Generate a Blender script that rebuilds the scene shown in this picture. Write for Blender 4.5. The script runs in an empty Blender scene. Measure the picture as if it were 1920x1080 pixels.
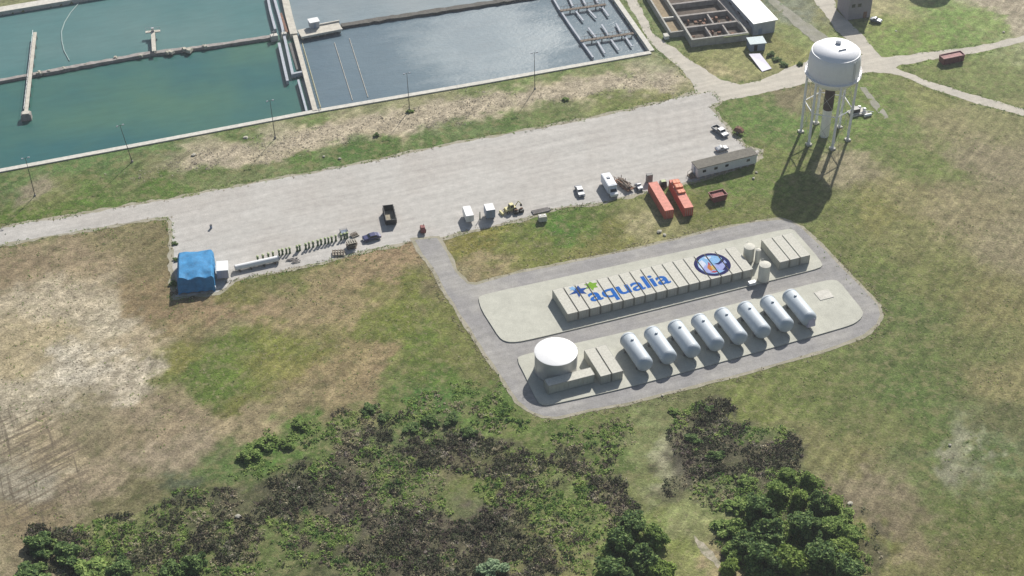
import bpy, bmesh, math, random
import numpy as np
from mathutils import Vector, Matrix, noise as mnoise
from mathutils.geometry import tessellate_polygon
R_ = math.radians
random.seed(7); rng = np.random.default_rng(7)
scn = bpy.context.scene
COL = scn.collection

# ------------------------------------------------------------------ camera
FPX, TH, H = 3100.0, R_(39), 256.0
cam_d = bpy.data.cameras.new('camera'); cam = bpy.data.objects.new('camera', cam_d); COL.objects.link(cam)
cam.location = (0, 0, H); cam.rotation_euler = (R_(90) - TH, 0, 0)
cam_d.sensor_width = 36.0; cam_d.lens = 36.0 * FPX / 1920.0
cam_d.clip_start = 1.0; cam_d.clip_end = 12000
scn.camera = cam

def P(px, py, z=0.0):
    """survey point: photo coordinate -> world point at height z"""
    u = (px - 960) / FPX; v = (540 - py) / FPX
    d = Vector((u, math.cos(TH) + v * math.sin(TH), -math.sin(TH) + v * math.cos(TH)))
    t = (z - H) / d.z
    return Vector((d.x * t, d.y * t, z))
def ang(a, b): return math.atan2(b[1] - a[1], b[0] - a[0])

# ------------------------------------------------------------------ light
SUN_AZ, SUN_EL = R_(20), R_(37.0)
w = bpy.data.worlds.new('World'); scn.world = w; w.use_nodes = True
nt = w.node_tree; nt.nodes.clear()
sky = nt.nodes.new('ShaderNodeTexSky'); sky.sky_type = 'NISHITA'; sky.sun_disc = False
sky.sun_elevation = SUN_EL; sky.sun_rotation = SUN_AZ; sky.air_density = 1.2; sky.dust_density = 1.5
bg = nt.nodes.new('ShaderNodeBackground'); bg.inputs[1].default_value = 0.062
ow = nt.nodes.new('ShaderNodeOutputWorld')
nt.links.new(sky.outputs[0], bg.inputs[0]); nt.links.new(bg.outputs[0], ow.inputs[0])
sl = bpy.data.lights.new('sun', 'SUN'); sl.energy = 5.0; sl.angle = R_(0.6); sl.color = (1.0, 0.962, 0.895)
so = bpy.data.objects.new('sun', sl); COL.objects.link(so); so.location = (60, 600, 400)
sd = Vector((math.sin(SUN_AZ) * math.cos(SUN_EL), math.cos(SUN_AZ) * math.cos(SUN_EL), math.sin(SUN_EL)))
so.rotation_euler = sd.to_track_quat('Z', 'Y').to_euler()
scn.view_settings.view_transform = 'Standard'; scn.view_settings.look = 'None'
scn.view_settings.exposure = 0.48; scn.view_settings.gamma = 1.0
scn.cycles.max_bounces = 6; scn.cycles.use_denoising = True

# ------------------------------------------------------------------ materials
def lin(c):
    return tuple(((x / 255) / 12.92 if x / 255 <= 0.04045 else ((x / 255 + 0.055) / 1.055) ** 2.4) for x in c)
MATS = {}
def mat(name, col, rough=0.7, metal=0.0, var=0.12, scale=1.5, bump=0.0, spec=0.4, streak=0.0, fine=None):
    """procedural paint/metal/concrete: base colour broken by two noise octaves"""
    if name in MATS: return MATS[name]
    m = bpy.data.materials.new(name); m.use_nodes = True; t = m.node_tree; N = t.nodes; L = t.links
    b = N['Principled BSDF']; b.inputs['Roughness'].default_value = rough; b.inputs['Metallic'].default_value = metal
    b.inputs['Specular IOR Level'].default_value = spec
    tc = N.new('ShaderNodeTexCoord')
    n1 = N.new('ShaderNodeTexNoise'); n1.inputs['Scale'].default_value = scale; n1.inputs['Detail'].default_value = 5
    n1.inputs['Roughness'].default_value = 0.65
    L.new(tc.outputs['Object'], n1.inputs['Vector'])
    mr = N.new('ShaderNodeMapRange'); mr.inputs[1].default_value = 0.3; mr.inputs[2].default_value = 0.7
    mr.inputs[3].default_value = 1 - var; mr.inputs[4].default_value = 1 + var
    L.new(n1.outputs[0], mr.inputs[0])
    mx = N.new('ShaderNodeMix'); mx.data_type = 'RGBA'; mx.blend_type = 'MULTIPLY'; mx.inputs[0].default_value = 1
    mx.inputs[6].default_value = (*col, 1); L.new(mr.outputs[0], mx.inputs[7])
    out = mx.outputs[2]
    if streak:
        mp = N.new('ShaderNodeMapping'); mp.inputs['Scale'].default_value = (2.5, 2.5, 0.25)
        L.new(tc.outputs['Object'], mp.inputs[0])
        n2 = N.new('ShaderNodeTexNoise'); n2.inputs['Scale'].default_value = 1.2; n2.inputs['Detail'].default_value = 4
        L.new(mp.outputs[0], n2.inputs['Vector'])
        r2 = N.new('ShaderNodeMapRange'); r2.inputs[1].default_value = 0.52; r2.inputs[2].default_value = 0.75
        r2.inputs[3].default_value = 0; r2.inputs[4].default_value = streak; L.new(n2.outputs[0], r2.inputs[0])
        m2 = N.new('ShaderNodeMix'); m2.data_type = 'RGBA'; L.new(r2.outputs[0], m2.inputs[0])
        L.new(out, m2.inputs[6]); m2.inputs[7].default_value = (0.16, 0.10, 0.06, 1); out = m2.outputs[2]
    L.new(out, b.inputs['Base Color'])
    if bump:
        n3 = N.new('ShaderNodeTexNoise'); n3.inputs['Scale'].default_value = fine or scale * 6; n3.inputs['Detail'].default_value = 4
        L.new(tc.outputs['Object'], n3.inputs['Vector'])
        bp = N.new('ShaderNodeBump'); bp.inputs['Strength'].default_value = bump; bp.inputs['Distance'].default_value = 0.1
        L.new(n3.outputs[0], bp.inputs['Height']); L.new(bp.outputs[0], b.inputs['Normal'])
    MATS[name] = m; return m

def leafmat(name, cols, rough=0.75, patch=0.25, psc=0.45):
    """foliage: every leaf clump gets its own tone, with broad light and dark clumps"""
    if name in MATS: return MATS[name]
    m = bpy.data.materials.new(name); m.use_nodes = True; t = m.node_tree; N = t.nodes; L = t.links
    b = N['Principled BSDF']; b.inputs['Roughness'].default_value = rough; b.inputs['Specular IOR Level'].default_value = 0.2
    g = N.new('ShaderNodeNewGeometry'); cr = N.new('ShaderNodeValToRGB')
    cr.color_ramp.interpolation = 'LINEAR'
    el = cr.color_ramp.elements
    for i, c in enumerate(cols):
        p = i / (len(cols) - 1)
        e = el[i] if i < 2 else el.new(p)
        e.position = p; e.color = (*c, 1)
    tc = N.new('ShaderNodeTexCoord'); n = N.new('ShaderNodeTexNoise'); n.inputs['Scale'].default_value = psc; n.inputs['Detail'].default_value = 3
    L.new(tc.outputs['Object'], n.inputs['Vector'])
    ma = N.new('ShaderNodeMath'); ma.operation = 'MULTIPLY_ADD'; L.new(n.outputs[0], ma.inputs[0]); ma.inputs[1].default_value = 3.8; ma.inputs[2].default_value = -1.4
    mi = N.new('ShaderNodeMix'); mi.data_type = 'FLOAT'; mi.inputs[0].default_value = patch
    L.new(g.outputs['Random Per Island'], mi.inputs[2]); L.new(ma.outputs[0], mi.inputs[3])
    L.new(mi.outputs[0], cr.inputs[0]); L.new(cr.outputs[0], b.inputs['Base Color'])
    tr = N.new('ShaderNodeBsdfTranslucent'); L.new(cr.outputs[0], tr.inputs[0]); ms = N.new('ShaderNodeMixShader'); ms.inputs[0].default_value = 0.38
    L.new(b.outputs[0], ms.inputs[1]); L.new(tr.outputs[0], ms.inputs[2]); L.new(ms.outputs[0], N['Material Output'].inputs[0])
    MATS[name] = m; return m

M = {}
M['container'] = mat('container_paint', (0.42, 0.42, 0.375), 0.55, var=0.10, scale=0.9, streak=0.35)  # walls darker than the roof: shade on the fronts is worked into this paint
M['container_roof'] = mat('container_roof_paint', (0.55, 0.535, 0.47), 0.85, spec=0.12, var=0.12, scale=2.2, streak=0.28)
M['container_frame'] = mat('container_frame_paint', (0.30, 0.295, 0.26), 0.55, var=0.1)
M['steel'] = mat('galvanised_steel', (0.45, 0.46, 0.47), 0.4, 0.7, var=0.12)
M['vessel'] = mat('vessel_silver_paint', (0.42, 0.465, 0.505), 0.55, 0.0, var=0.06, scale=0.6, streak=0.08)
M['saddle'] = mat('saddle_concrete', (0.22, 0.22, 0.22), 0.9)
M['white'] = mat('white_paint', (0.68, 0.68, 0.68), 0.45, var=0.04, scale=0.8, streak=0.05)
M['tankwhite'] = mat('tank_white_paint', (0.76, 0.76, 0.78), 0.45, var=0.03, scale=0.5, streak=0.06)
M['silo'] = mat('silo_grey_paint', (0.50, 0.50, 0.45), 0.5, var=0.06, streak=0.12)
M['concrete'] = mat('concrete', (0.34, 0.33, 0.30), 0.9, var=0.22, scale=0.7, bump=0.4, streak=0.2)
M['palecon'] = mat('pale_concrete', (0.50, 0.48, 0.43), 0.9, var=0.18, scale=0.9, bump=0.3)
M['oldcon'] = mat('weathered_concrete', (0.27, 0.25, 0.235), 0.95, var=0.28, scale=0.8, bump=0.5, streak=0.35)
M['walkway'] = mat('walkway_concrete', (0.46, 0.43, 0.37), 0.9, var=0.18, scale=0.8)
M['bluewall'] = mat('channel_wall_concrete', (0.36, 0.38, 0.42), 0.9, var=0.15, scale=0.8)
M['brownwood'] = mat('weathered_timber', (0.15, 0.12, 0.095), 0.9, var=0.4, scale=2.0)
M['rust'] = mat('rusty_steel', (0.17, 0.09, 0.06), 0.9, var=0.4, scale=1.5)
M['red'] = mat('red_container_paint', (0.50, 0.115, 0.075), 0.6, var=0.14, scale=0.8, streak=0.18)
M['redroof'] = mat('light_red_paint', (0.60, 0.235, 0.18), 0.75, var=0.2, scale=1.2, streak=0.1)  # lighter red than the container walls; roofs and crate slats
M['orange'] = mat('orange_paint', (0.60, 0.19, 0.08), 0.6, var=0.15)
M['darkred'] = mat('dark_red_paint', (0.19, 0.045, 0.04), 0.6, var=0.2)
M['maroon'] = mat('maroon_paint', (0.17, 0.055, 0.06), 0.65, var=0.2)
M['tyre'] = mat('tyre_rubber', (0.02, 0.02, 0.022), 0.9)
M['rim'] = mat('wheel_rim', (0.4, 0.4, 0.42), 0.35, 0.8)
M['glass'] = mat('dark_window_glass', (0.018, 0.022, 0.028), 0.12, spec=0.6, var=0.05)
M['black'] = mat('black_paint', (0.018, 0.020, 0.024), 0.5, var=0.25)
M['dirt'] = mat('skip_floor_dirt', (0.28, 0.25, 0.19), 0.95, var=0.35, scale=1.5)
M['navy'] = mat('navy_car_paint', (0.035, 0.04, 0.12), 0.3, var=0.05, spec=0.6)
M['lightlens'] = mat('lamp_lens', (0.7, 0.7, 0.68), 0.15)
M['redlens'] = mat('red_lamp_lens', (0.4, 0.02, 0.02), 0.2)
M['yellow'] = mat('yellow_machine_paint', (0.52, 0.47, 0.22), 0.5, var=0.12, streak=0.2)
M['tarp'] = mat('blue_tarpaulin', (0.042, 0.20, 0.40), 0.75, var=0.28, scale=0.6, bump=0.3, fine=2.5, spec=0.2)
M['roofgrey'] = mat('grey_brown_roofing', (0.135, 0.125, 0.105), 0.9, var=0.25, scale=1.2, bump=0.3)
M['sidingw'] = mat('white_siding', (0.62, 0.62, 0.64), 0.6, var=0.06, streak=0.1)
M['lav'] = mat('pale_lavender_panel', (0.42, 0.40, 0.50), 0.5, var=0.08)
M['bluegrey'] = mat('blue_grey_panel', (0.20, 0.25, 0.34), 0.5, var=0.1)
M['greenpaint'] = mat('dark_green_paint', (0.060, 0.100, 0.045), 0.6, var=0.25)
M['lid'] = mat('pale_green_lid', (0.32, 0.38, 0.18), 0.6, var=0.2)
M['stone'] = mat('pale_stone', (0.40, 0.375, 0.31), 0.95, var=0.25, scale=2, bump=0.6)
M['bark'] = mat('bark', (0.10, 0.075, 0.055), 0.95, var=0.3, scale=3)
M['pole'] = mat('dark_pole_paint', (0.05, 0.055, 0.05), 0.6)
M['signblue'] = mat('sign_blue_paint', (0.018, 0.105, 0.36), 0.9, spec=0.03, var=0.18, scale=2.5)
M['signdeep'] = mat('sign_deep_blue_paint', (0.018, 0.06, 0.22), 0.9, spec=0.03, var=0.18, scale=2.5)
M['signpale'] = mat('sign_pale_blue_paint', (0.20, 0.36, 0.56), 0.9, spec=0.03, var=0.15, scale=2.5)
M['signgreen'] = mat('sign_green_paint', (0.16, 0.30, 0.035), 0.9, spec=0.03, var=0.2, scale=2.5)
M['emblemnavy'] = mat('emblem_navy_paint', (0.018, 0.02, 0.085), 0.9, spec=0.03, var=0.2, scale=2)
M['emblemsky'] = mat('emblem_sky_blue_paint', (0.20, 0.36, 0.56), 0.9, spec=0.03, var=0.15, scale=2)
M['emblemlav'] = mat('emblem_lavender_paint', (0.27, 0.30, 0.52), 0.9, spec=0.03, var=0.15, scale=2)
M['emblemorange'] = mat('emblem_orange_paint', (0.40, 0.15, 0.05), 0.9, spec=0.03, var=0.2, scale=2)
M['emblemyellow'] = mat('emblem_yellow_paint', (0.45, 0.33, 0.12), 0.9, spec=0.03, var=0.2, scale=2)
M['emblemred'] = mat('emblem_red_paint', (0.32, 0.06, 0.08), 0.9, spec=0.03, var=0.2, scale=2)
M['emblemgreen'] = mat('emblem_green_paint', (0.09, 0.14, 0.09), 0.9, spec=0.03, var=0.2, scale=2)
M['emblemwhite'] = mat('emblem_white_paint', (0.48, 0.52, 0.60), 0.9, spec=0.03, var=0.1, scale=2)
leafmat('leaf_dark', [(0.035, 0.072, 0.032), (0.095, 0.165, 0.052), (0.175, 0.265, 0.082), (0.32, 0.40, 0.14)])
leafmat('leaf_mid', [(0.08, 0.14, 0.042), (0.18, 0.275, 0.070), (0.28, 0.385, 0.105), (0.42, 0.48, 0.17)])
leafmat('leaf_bright', [(0.09, 0.14, 0.035), (0.20, 0.29, 0.065), (0.31, 0.41, 0.10), (0.46, 0.52, 0.17)])
leafmat('leaf_pale', [(0.14, 0.21, 0.13), (0.24, 0.34, 0.19), (0.32, 0.43, 0.24), (0.40, 0.48, 0.31)])
leafmat('scrub_dark', [(0.030, 0.040, 0.024), (0.060, 0.072, 0.038), (0.090, 0.076, 0.060), (0.085, 0.125, 0.045), (0.28, 0.25, 0.20)], patch=0.62, psc=0.30)
leafmat('scrub_green', [(0.050, 0.110, 0.036), (0.14, 0.245, 0.055), (0.26, 0.37, 0.090), (0.40, 0.45, 0.16)], patch=0.62, psc=0.30)
leafmat('scrub_straw', [(0.17, 0.15, 0.095), (0.28, 0.25, 0.155), (0.40, 0.35, 0.23), (0.54, 0.49, 0.37)], patch=0.62, psc=0.30)
leafmat('scrub_purple', [(0.050, 0.038, 0.034), (0.10, 0.076, 0.066), (0.17, 0.13, 0.115), (0.40, 0.35, 0.31)], patch=0.62, psc=0.30)
leafmat('reed', [(0.24, 0.21, 0.16), (0.40, 0.36, 0.29), (0.52, 0.47, 0.39), (0.62, 0.57, 0.48)], patch=0.62, psc=0.30)

# ------------------------------------------------------------------ mesh builder
class MB:
    def __init__(s): s.v = []; s.f = []; s.m = []; s.mi = 0; s.X = Matrix.Identity(4)
    def add(s, vs, fs):
        o = len(s.v); s.v += [tuple(s.X @ Vector(p)) for p in vs]
        s.f += [tuple(i + o for i in f) for f in fs]; s.m += [s.mi] * len(fs); return s
    def box(s, x0, x1, y0, y1, z0, z1, tx=0, ty=0):
        """box, optionally with its top drawn in by tx / ty"""
        return s.add([(x0, y0, z0), (x1, y0, z0), (x1, y1, z0), (x0, y1, z0),
                      (x0 + tx, y0 + ty, z1), (x1 - tx, y0 + ty, z1), (x1 - tx, y1 - ty, z1), (x0 + tx, y1 - ty, z1)],
                     [(0, 3, 2, 1), (4, 5, 6, 7), (0, 1, 5, 4), (1, 2, 6, 5), (2, 3, 7, 6), (3, 0, 4, 7)])
    def bar(s, a, b, r0, r1=None, n=8):
        r1 = r0 if r1 is None else r1
        a = Vector(a); b = Vector(b); d = (b - a).normalized()
        u = d.orthogonal().normalized(); w_ = d.cross(u)
        vs = []
        for c, r in ((a, r0), (b, r1)):
            for i in range(n):
                t = 2 * math.pi * i / n; vs.append(c + u * (r * math.cos(t)) + w_ * (r * math.sin(t)))
        fs = [(i, (i + 1) % n, n + (i + 1) % n, n + i) for i in range(n)] + [tuple(range(n))[::-1], tuple(range(n, 2 * n))]
        return s.add(vs, fs)
    def lathe(s, prof, n=32, cx=0, cy=0):
        vs = []; fs = []
        for r, z in prof:
            for i in range(n):
                t = 2 * math.pi * i / n; vs.append((cx + r * math.cos(t), cy + r * math.sin(t), z))
        for k in range(len(prof) - 1):
            for i in range(n):
                j = (i + 1) % n; fs.append((k * n + i, k * n + j, (k + 1) * n + j, (k + 1) * n + i))
        fs += [tuple(range(n))[::-1], tuple(range((len(prof) - 1) * n, len(prof) * n))]
        return s.add(vs, fs)
    def prism(s, poly, z0, z1):
        n = len(poly); tri = tessellate_polygon([[Vector((p[0], p[1], 0)) for p in poly]])
        vs = [(p[0], p[1], z0) for p in poly] + [(p[0], p[1], z1) for p in poly]
        fs = [(a, b, c) for a, b, c in tri] + [(a + n, b + n, c + n) for a, b, c in tri]
        fs += [(i, (i + 1) % n, n + (i + 1) % n, n + i) for i in range(n)]
        return s.add(vs, fs)
    def sheet(s, poly, z=0):
        tri = tessellate_polygon([[Vector((p[0], p[1], 0)) for p in poly]])
        return s.add([(p[0], p[1], z) for p in poly], list(tri))
    def side(s, poly, x0, x1, taper=0):
        """side silhouette in (y,z) swept across x"""
        n = len(poly); tri = tessellate_polygon([[Vector((p[0], p[1], 0)) for p in poly]])
        zs = [p[1] for p in poly]; zmin, zmax = min(zs), max(zs)
        k = [taper * (p[1] - zmin) / max(1e-6, zmax - zmin) for p in poly]
        vs = [(x0 + k[i], p[0], p[1]) for i, p in enumerate(poly)] + [(x1 - k[i], p[0], p[1]) for i, p in enumerate(poly)]
        fs = [t for t in tri] + [tuple(i + n for i in t) for t in tri]
        fs += [(i, (i + 1) % n, n + (i + 1) % n, n + i) for i in range(n)]
        return s.add(vs, fs)
    SPLIT = {'pile', 'silt_debris', 'block_pier', 'weld_band', 'window', 'cab_glass', 'timber_block', 'stake', 'beam', 'board', 'pipe', 'tread', 'hoop', 'tie_rope', 'lifting_eye', 'flange', 'loader_arm', 'slat', 'leg', 'cell_wall', 'footing', 'rib'}
    def comps(s):
        par = list(range(len(s.v)))
        def fd(a):
            while par[a] != a: par[a] = par[par[a]]; a = par[a]
            return a
        for f in s.f:
            for q in f[1:]: par[fd(q)] = fd(f[0])
        g = {}
        for k, f in enumerate(s.f): g.setdefault(fd(f[0]), []).append(k)
        out = []
        for ks in g.values():
            idx = sorted({q for k in ks for q in s.f[k]}); mp = {q: n for n, q in enumerate(idx)}; b = MB()
            b.v = [s.v[q] for q in idx]; b.f = [tuple(mp[q] for q in s.f[k]) for k in ks]; b.m = [s.m[k] for k in ks]; out.append(b)
        return out
    def build(s, name, mats, parent=None, loc=None, rz=0, smooth=False, bevel=0, flip=True):
        if name in MB.SPLIT and parent is not None:
            cs = s.comps()
            if len(cs) > 1: return [b._build(name, mats, parent, loc, rz, smooth, bevel, flip) for b in cs][-1]
        return s._build(name, mats, parent, loc, rz, smooth, bevel, flip)
    def _build(s, name, mats, parent=None, loc=None, rz=0, smooth=False, bevel=0, flip=True):
        me = bpy.data.meshes.new(name); me.from_pydata(s.v, [], s.f)
        for m in (mats if isinstance(mats, (list, tuple)) else [mats]): me.materials.append(m)
        me.polygons.foreach_set('material_index', s.m)
        if flip:
            bm = bmesh.new(); bm.from_mesh(me); bmesh.ops.recalc_face_normals(bm, faces=bm.faces); bm.to_mesh(me); bm.free()
        if smooth:
            me.polygons.foreach_set('use_smooth', [True] * len(me.polygons))
            try: me.set_sharp_from_angle(angle=R_(35))
            except Exception: pass
        o = bpy.data.objects.new(name, me); COL.objects.link(o)
        if parent: o.parent = parent
        if loc is not None: o.location = loc
        o.rotation_euler.z = rz
        if bevel:
            bv = o.modifiers.new('bevel', 'BEVEL'); bv.width = bevel; bv.segments = 2; bv.limit_method = 'ANGLE'
        return o

def thing(name, label, cat, loc=(0, 0, 0), rz=0, group=None):
    o = bpy.data.objects.new(name, None); COL.objects.link(o); o.empty_display_size = 0.5
    o.location = loc; o.rotation_euler = (0, 0, rz); o['label'] = label; o['category'] = cat
    if group: o['group'] = group
    return o
def tag(o, label, cat, group=None, kind=None):
    o['label'] = label; o['category'] = cat
    if group: o['group'] = group
    if kind: o['kind'] = kind
    return o
def struct(o, kind='structure'): o['kind'] = kind; return o
def dup(root, loc, rz, label, scale=None):
    def cp(o, par):
        c = o.copy(); COL.objects.link(c); c.parent = par
        for ch in o.children: cp(ch, c)
        return c
    r = cp(root, None); r.location = loc; r.rotation_euler = (0, 0, rz); r['label'] = label
    if scale: r.scale = scale
    return r
ORD = ['first', 'second', 'third', 'fourth', 'fifth', 'sixth', 'seventh', 'eighth', 'ninth', 'tenth', 'eleventh', 'twelfth',
       'thirteenth', 'fourteenth', 'fifteenth', 'sixteenth', 'seventeenth']

# ------------------------------------------------------------------ numpy noise
def vnoise(x, y, seed=0):
    """smooth value noise in 0..1"""
    xi = np.floor(x).astype(np.int64); yi = np.floor(y).astype(np.int64); fx = x - xi; fy = y - yi
    def h(a, b):
        n = (a * 374761393 + b * 668265263 + seed * 974634777) & 0x7fffffff
        n = ((n ^ (n >> 13)) * 1274126177) & 0x7fffffff
        return ((n ^ (n >> 16)) & 0xffff) / 65535.0
    fx = fx * fx * (3 - 2 * fx); fy = fy * fy * (3 - 2 * fy)
    return (h(xi, yi) * (1 - fx) + h(xi + 1, yi) * fx) * (1 - fy) + (h(xi, yi + 1) * (1 - fx) + h(xi + 1, yi + 1) * fx) * fy
def fbm(x, y, seed=0, oct=4):
    s = 0; a = 0.5; tot = 0
    for k in range(oct): s = s + a * vnoise(x * 2 ** k, y * 2 ** k, seed + k * 17); tot += a; a *= 0.55
    return s / tot
def inpoly(x, y, poly):
    c = np.zeros(x.shape, bool); n = len(poly); j = n - 1
    for i in range(n):
        xi, yi = poly[i][0], poly[i][1]; xj, yj = poly[j][0], poly[j][1]
        t = ((yi > y) != (yj > y)) & (x < (xj - xi) * (y - yi) / (yj - yi + 1e-12) + xi)
        c ^= t; j = i
    return c
def PP(pts, z=0): return [tuple(P(a, b, z))[:2] for a, b in pts]
def ragged(poly, step=1.2, amp=0.35, seed=0, sc=0.35):
    out = []; n = len(poly)
    for i in range(n):
        a = Vector(poly[i][:2]); b = Vector(poly[(i + 1) % n][:2]); L = (b - a).length
        k = max(1, int(L / step)); nrm = Vector((-(b - a).y, (b - a).x)).normalized()
        for q in range(k):
            p = a.lerp(b, q / k)
            d = (mnoise.noise(Vector((p.x * sc, p.y * sc, seed * 7.3))) + 0.5 * mnoise.noise(Vector((p.x * sc * 3, p.y * sc * 3, seed)))) * amp
            out.append((p.x + nrm.x * d, p.y + nrm.y * d))
    return out
def offset(poly, d):
    n = len(poly); ar = sum(poly[i][0] * poly[(i + 1) % n][1] - poly[(i + 1) % n][0] * poly[i][1] for i in range(n))
    sgn = 1 if ar > 0 else -1; out = []
    for i in range(n):
        a = Vector(poly[i - 1][:2]); b = Vector(poly[i][:2]); c = Vector(poly[(i + 1) % n][:2])
        n1 = Vector(((b - a).y, -(b - a).x)).normalized(); n2 = Vector(((c - b).y, -(c - b).x)).normalized()
        m = (n1 + n2); m = m.normalized() if m.length > 1e-4 else n1
        k = min(2.0, 1 / max(0.3, m.dot(n1)))
        out.append((b.x + m.x * d * k * sgn, b.y + m.y * d * k * sgn))
    return out
def roundpoly(poly, it=2):
    for _ in range(it):
        q = []
        for i in range(len(poly)):
            a = Vector(poly[i][:2]); b = Vector(poly[(i + 1) % len(poly)][:2])
            q += [tuple(a.lerp(b, 0.25)), tuple(a.lerp(b, 0.75))]
        poly = q
    return poly

# ------------------------------------------------------------------ outlines (surveyed)
WZ = -1.0
basin = PP([(-420, 397), (0, 318), (300, 262), (590, 207), (905, 153), (1218, 97), (1150, 0), (1040, -158), (600, -75), (145, 0), (0, 24), (-420, 90)])
lot_px = [(-60, 439), (0, 428), (150, 403), (330, 372), (480, 344), (680, 307), (813, 278), (980, 247), (1120, 220), (1225, 196), (1300, 177), (1335, 170),
          (1352, 190), (1332, 201), (1350, 224), (1372, 250), (1396, 275), (1424, 282), (1418, 300), (1360, 322), (1300, 340), (1240, 350), (1195, 362), (1129, 379), (1064, 387), (1020, 396), (985, 410), (924, 424), (880, 432), (850, 438),
          (819, 446), (778, 450), (737, 460), (675, 471), (625, 485), (565, 500), (512, 511), (437, 524), (407, 547), (370, 553), (331, 556), (326, 520), (325, 460), (321, 417), (316, 407), (290, 408), (150, 432), (0, 458), (-60, 469)]
road_px = [(778, 450), (793, 477), (815, 506), (837, 548), (872, 602), (901, 647), (929, 688), (952, 723), (972, 752), (992, 769), (1019, 780), (1043, 781.5), (1104, 768),
           (1180, 754), (1267, 731), (1405, 696), (1570, 648), (1621, 626), (1643, 608), (1650, 590), (1646, 573), (1625, 549), (1584, 508), (1543, 465), (1502, 427), (1482, 416), (1462, 412),
           (1421, 416), (1360, 428), (1177, 471), (1060, 495), (960, 515), (893, 534), (876, 532), (852, 508), (837, 473), (819, 446)]
padA_px = [(897, 562), (899, 556), (915, 551), (1030, 526), (1200, 489), (1431, 439), (1475, 430), (1488, 431), (1496, 440), (1527, 475), (1543, 496), (1538, 503), (1496, 514), (1340, 553),
           (1180, 593), (1047, 625), (982, 640), (960, 642.5), (945, 640), (935, 632), (921, 610), (903, 582)]
padB_px = [(968, 673), (978, 667), (1003, 661), (1084, 643), (1165, 625), (1291, 593), (1466, 547), (1544, 527), (1566, 525), (1576, 531), (1593, 553), (1619, 584), (1616, 596), (1604, 606),
           (1590, 612), (1549, 624), (1493, 640), (1336, 684), (1185, 725), (1104, 744), (1033, 759), (1020, 761), (1008, 755), (986, 708)]
service_px = [(1170, -5), (1192, -5), (1225, 62), (1287, 107), (1350, 150), (1387, 158), (1425, 152), (1480, 125), (1520, 113), (1560, 108), (1618, 103), (1596, 80), (1576, 66), (1550, 30), (1520, -5), (1560, -5), (1572, 22), (1597, 46), (1616, 65), (1653, 107),
              (1700, 103), (1760, 95), (1840, 85), (1925, 66), (1925, 77), (1850, 96), (1760, 110), (1690, 122), (1680, 127), (1740, 152), (1815, 175), (1925, 206), (1925, 219), (1825, 193), (1752, 168), (1690, 142), (1650, 136), (1600, 136), (1512, 156), (1440, 173), (1352, 190), (1335, 172), (1304, 178),
              (1302, 160), (1275, 127), (1245, 103), (1215, 75)]
path_px = [(1432, -5), (1450, -5), (1500, 32), (1556, 72), (1552, 84), (1530, 82), (1490, 48)]
track_px = [(1300, 1004), (1312, 1012), (1330, 1030), (1354, 1057), (1346, 1066), (1326, 1046), (1308, 1026)]
pipeway_px = [(1612, 164), (1622, 164), (1662, 212), (1668, 224), (1655, 222), (1634, 196)]

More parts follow.
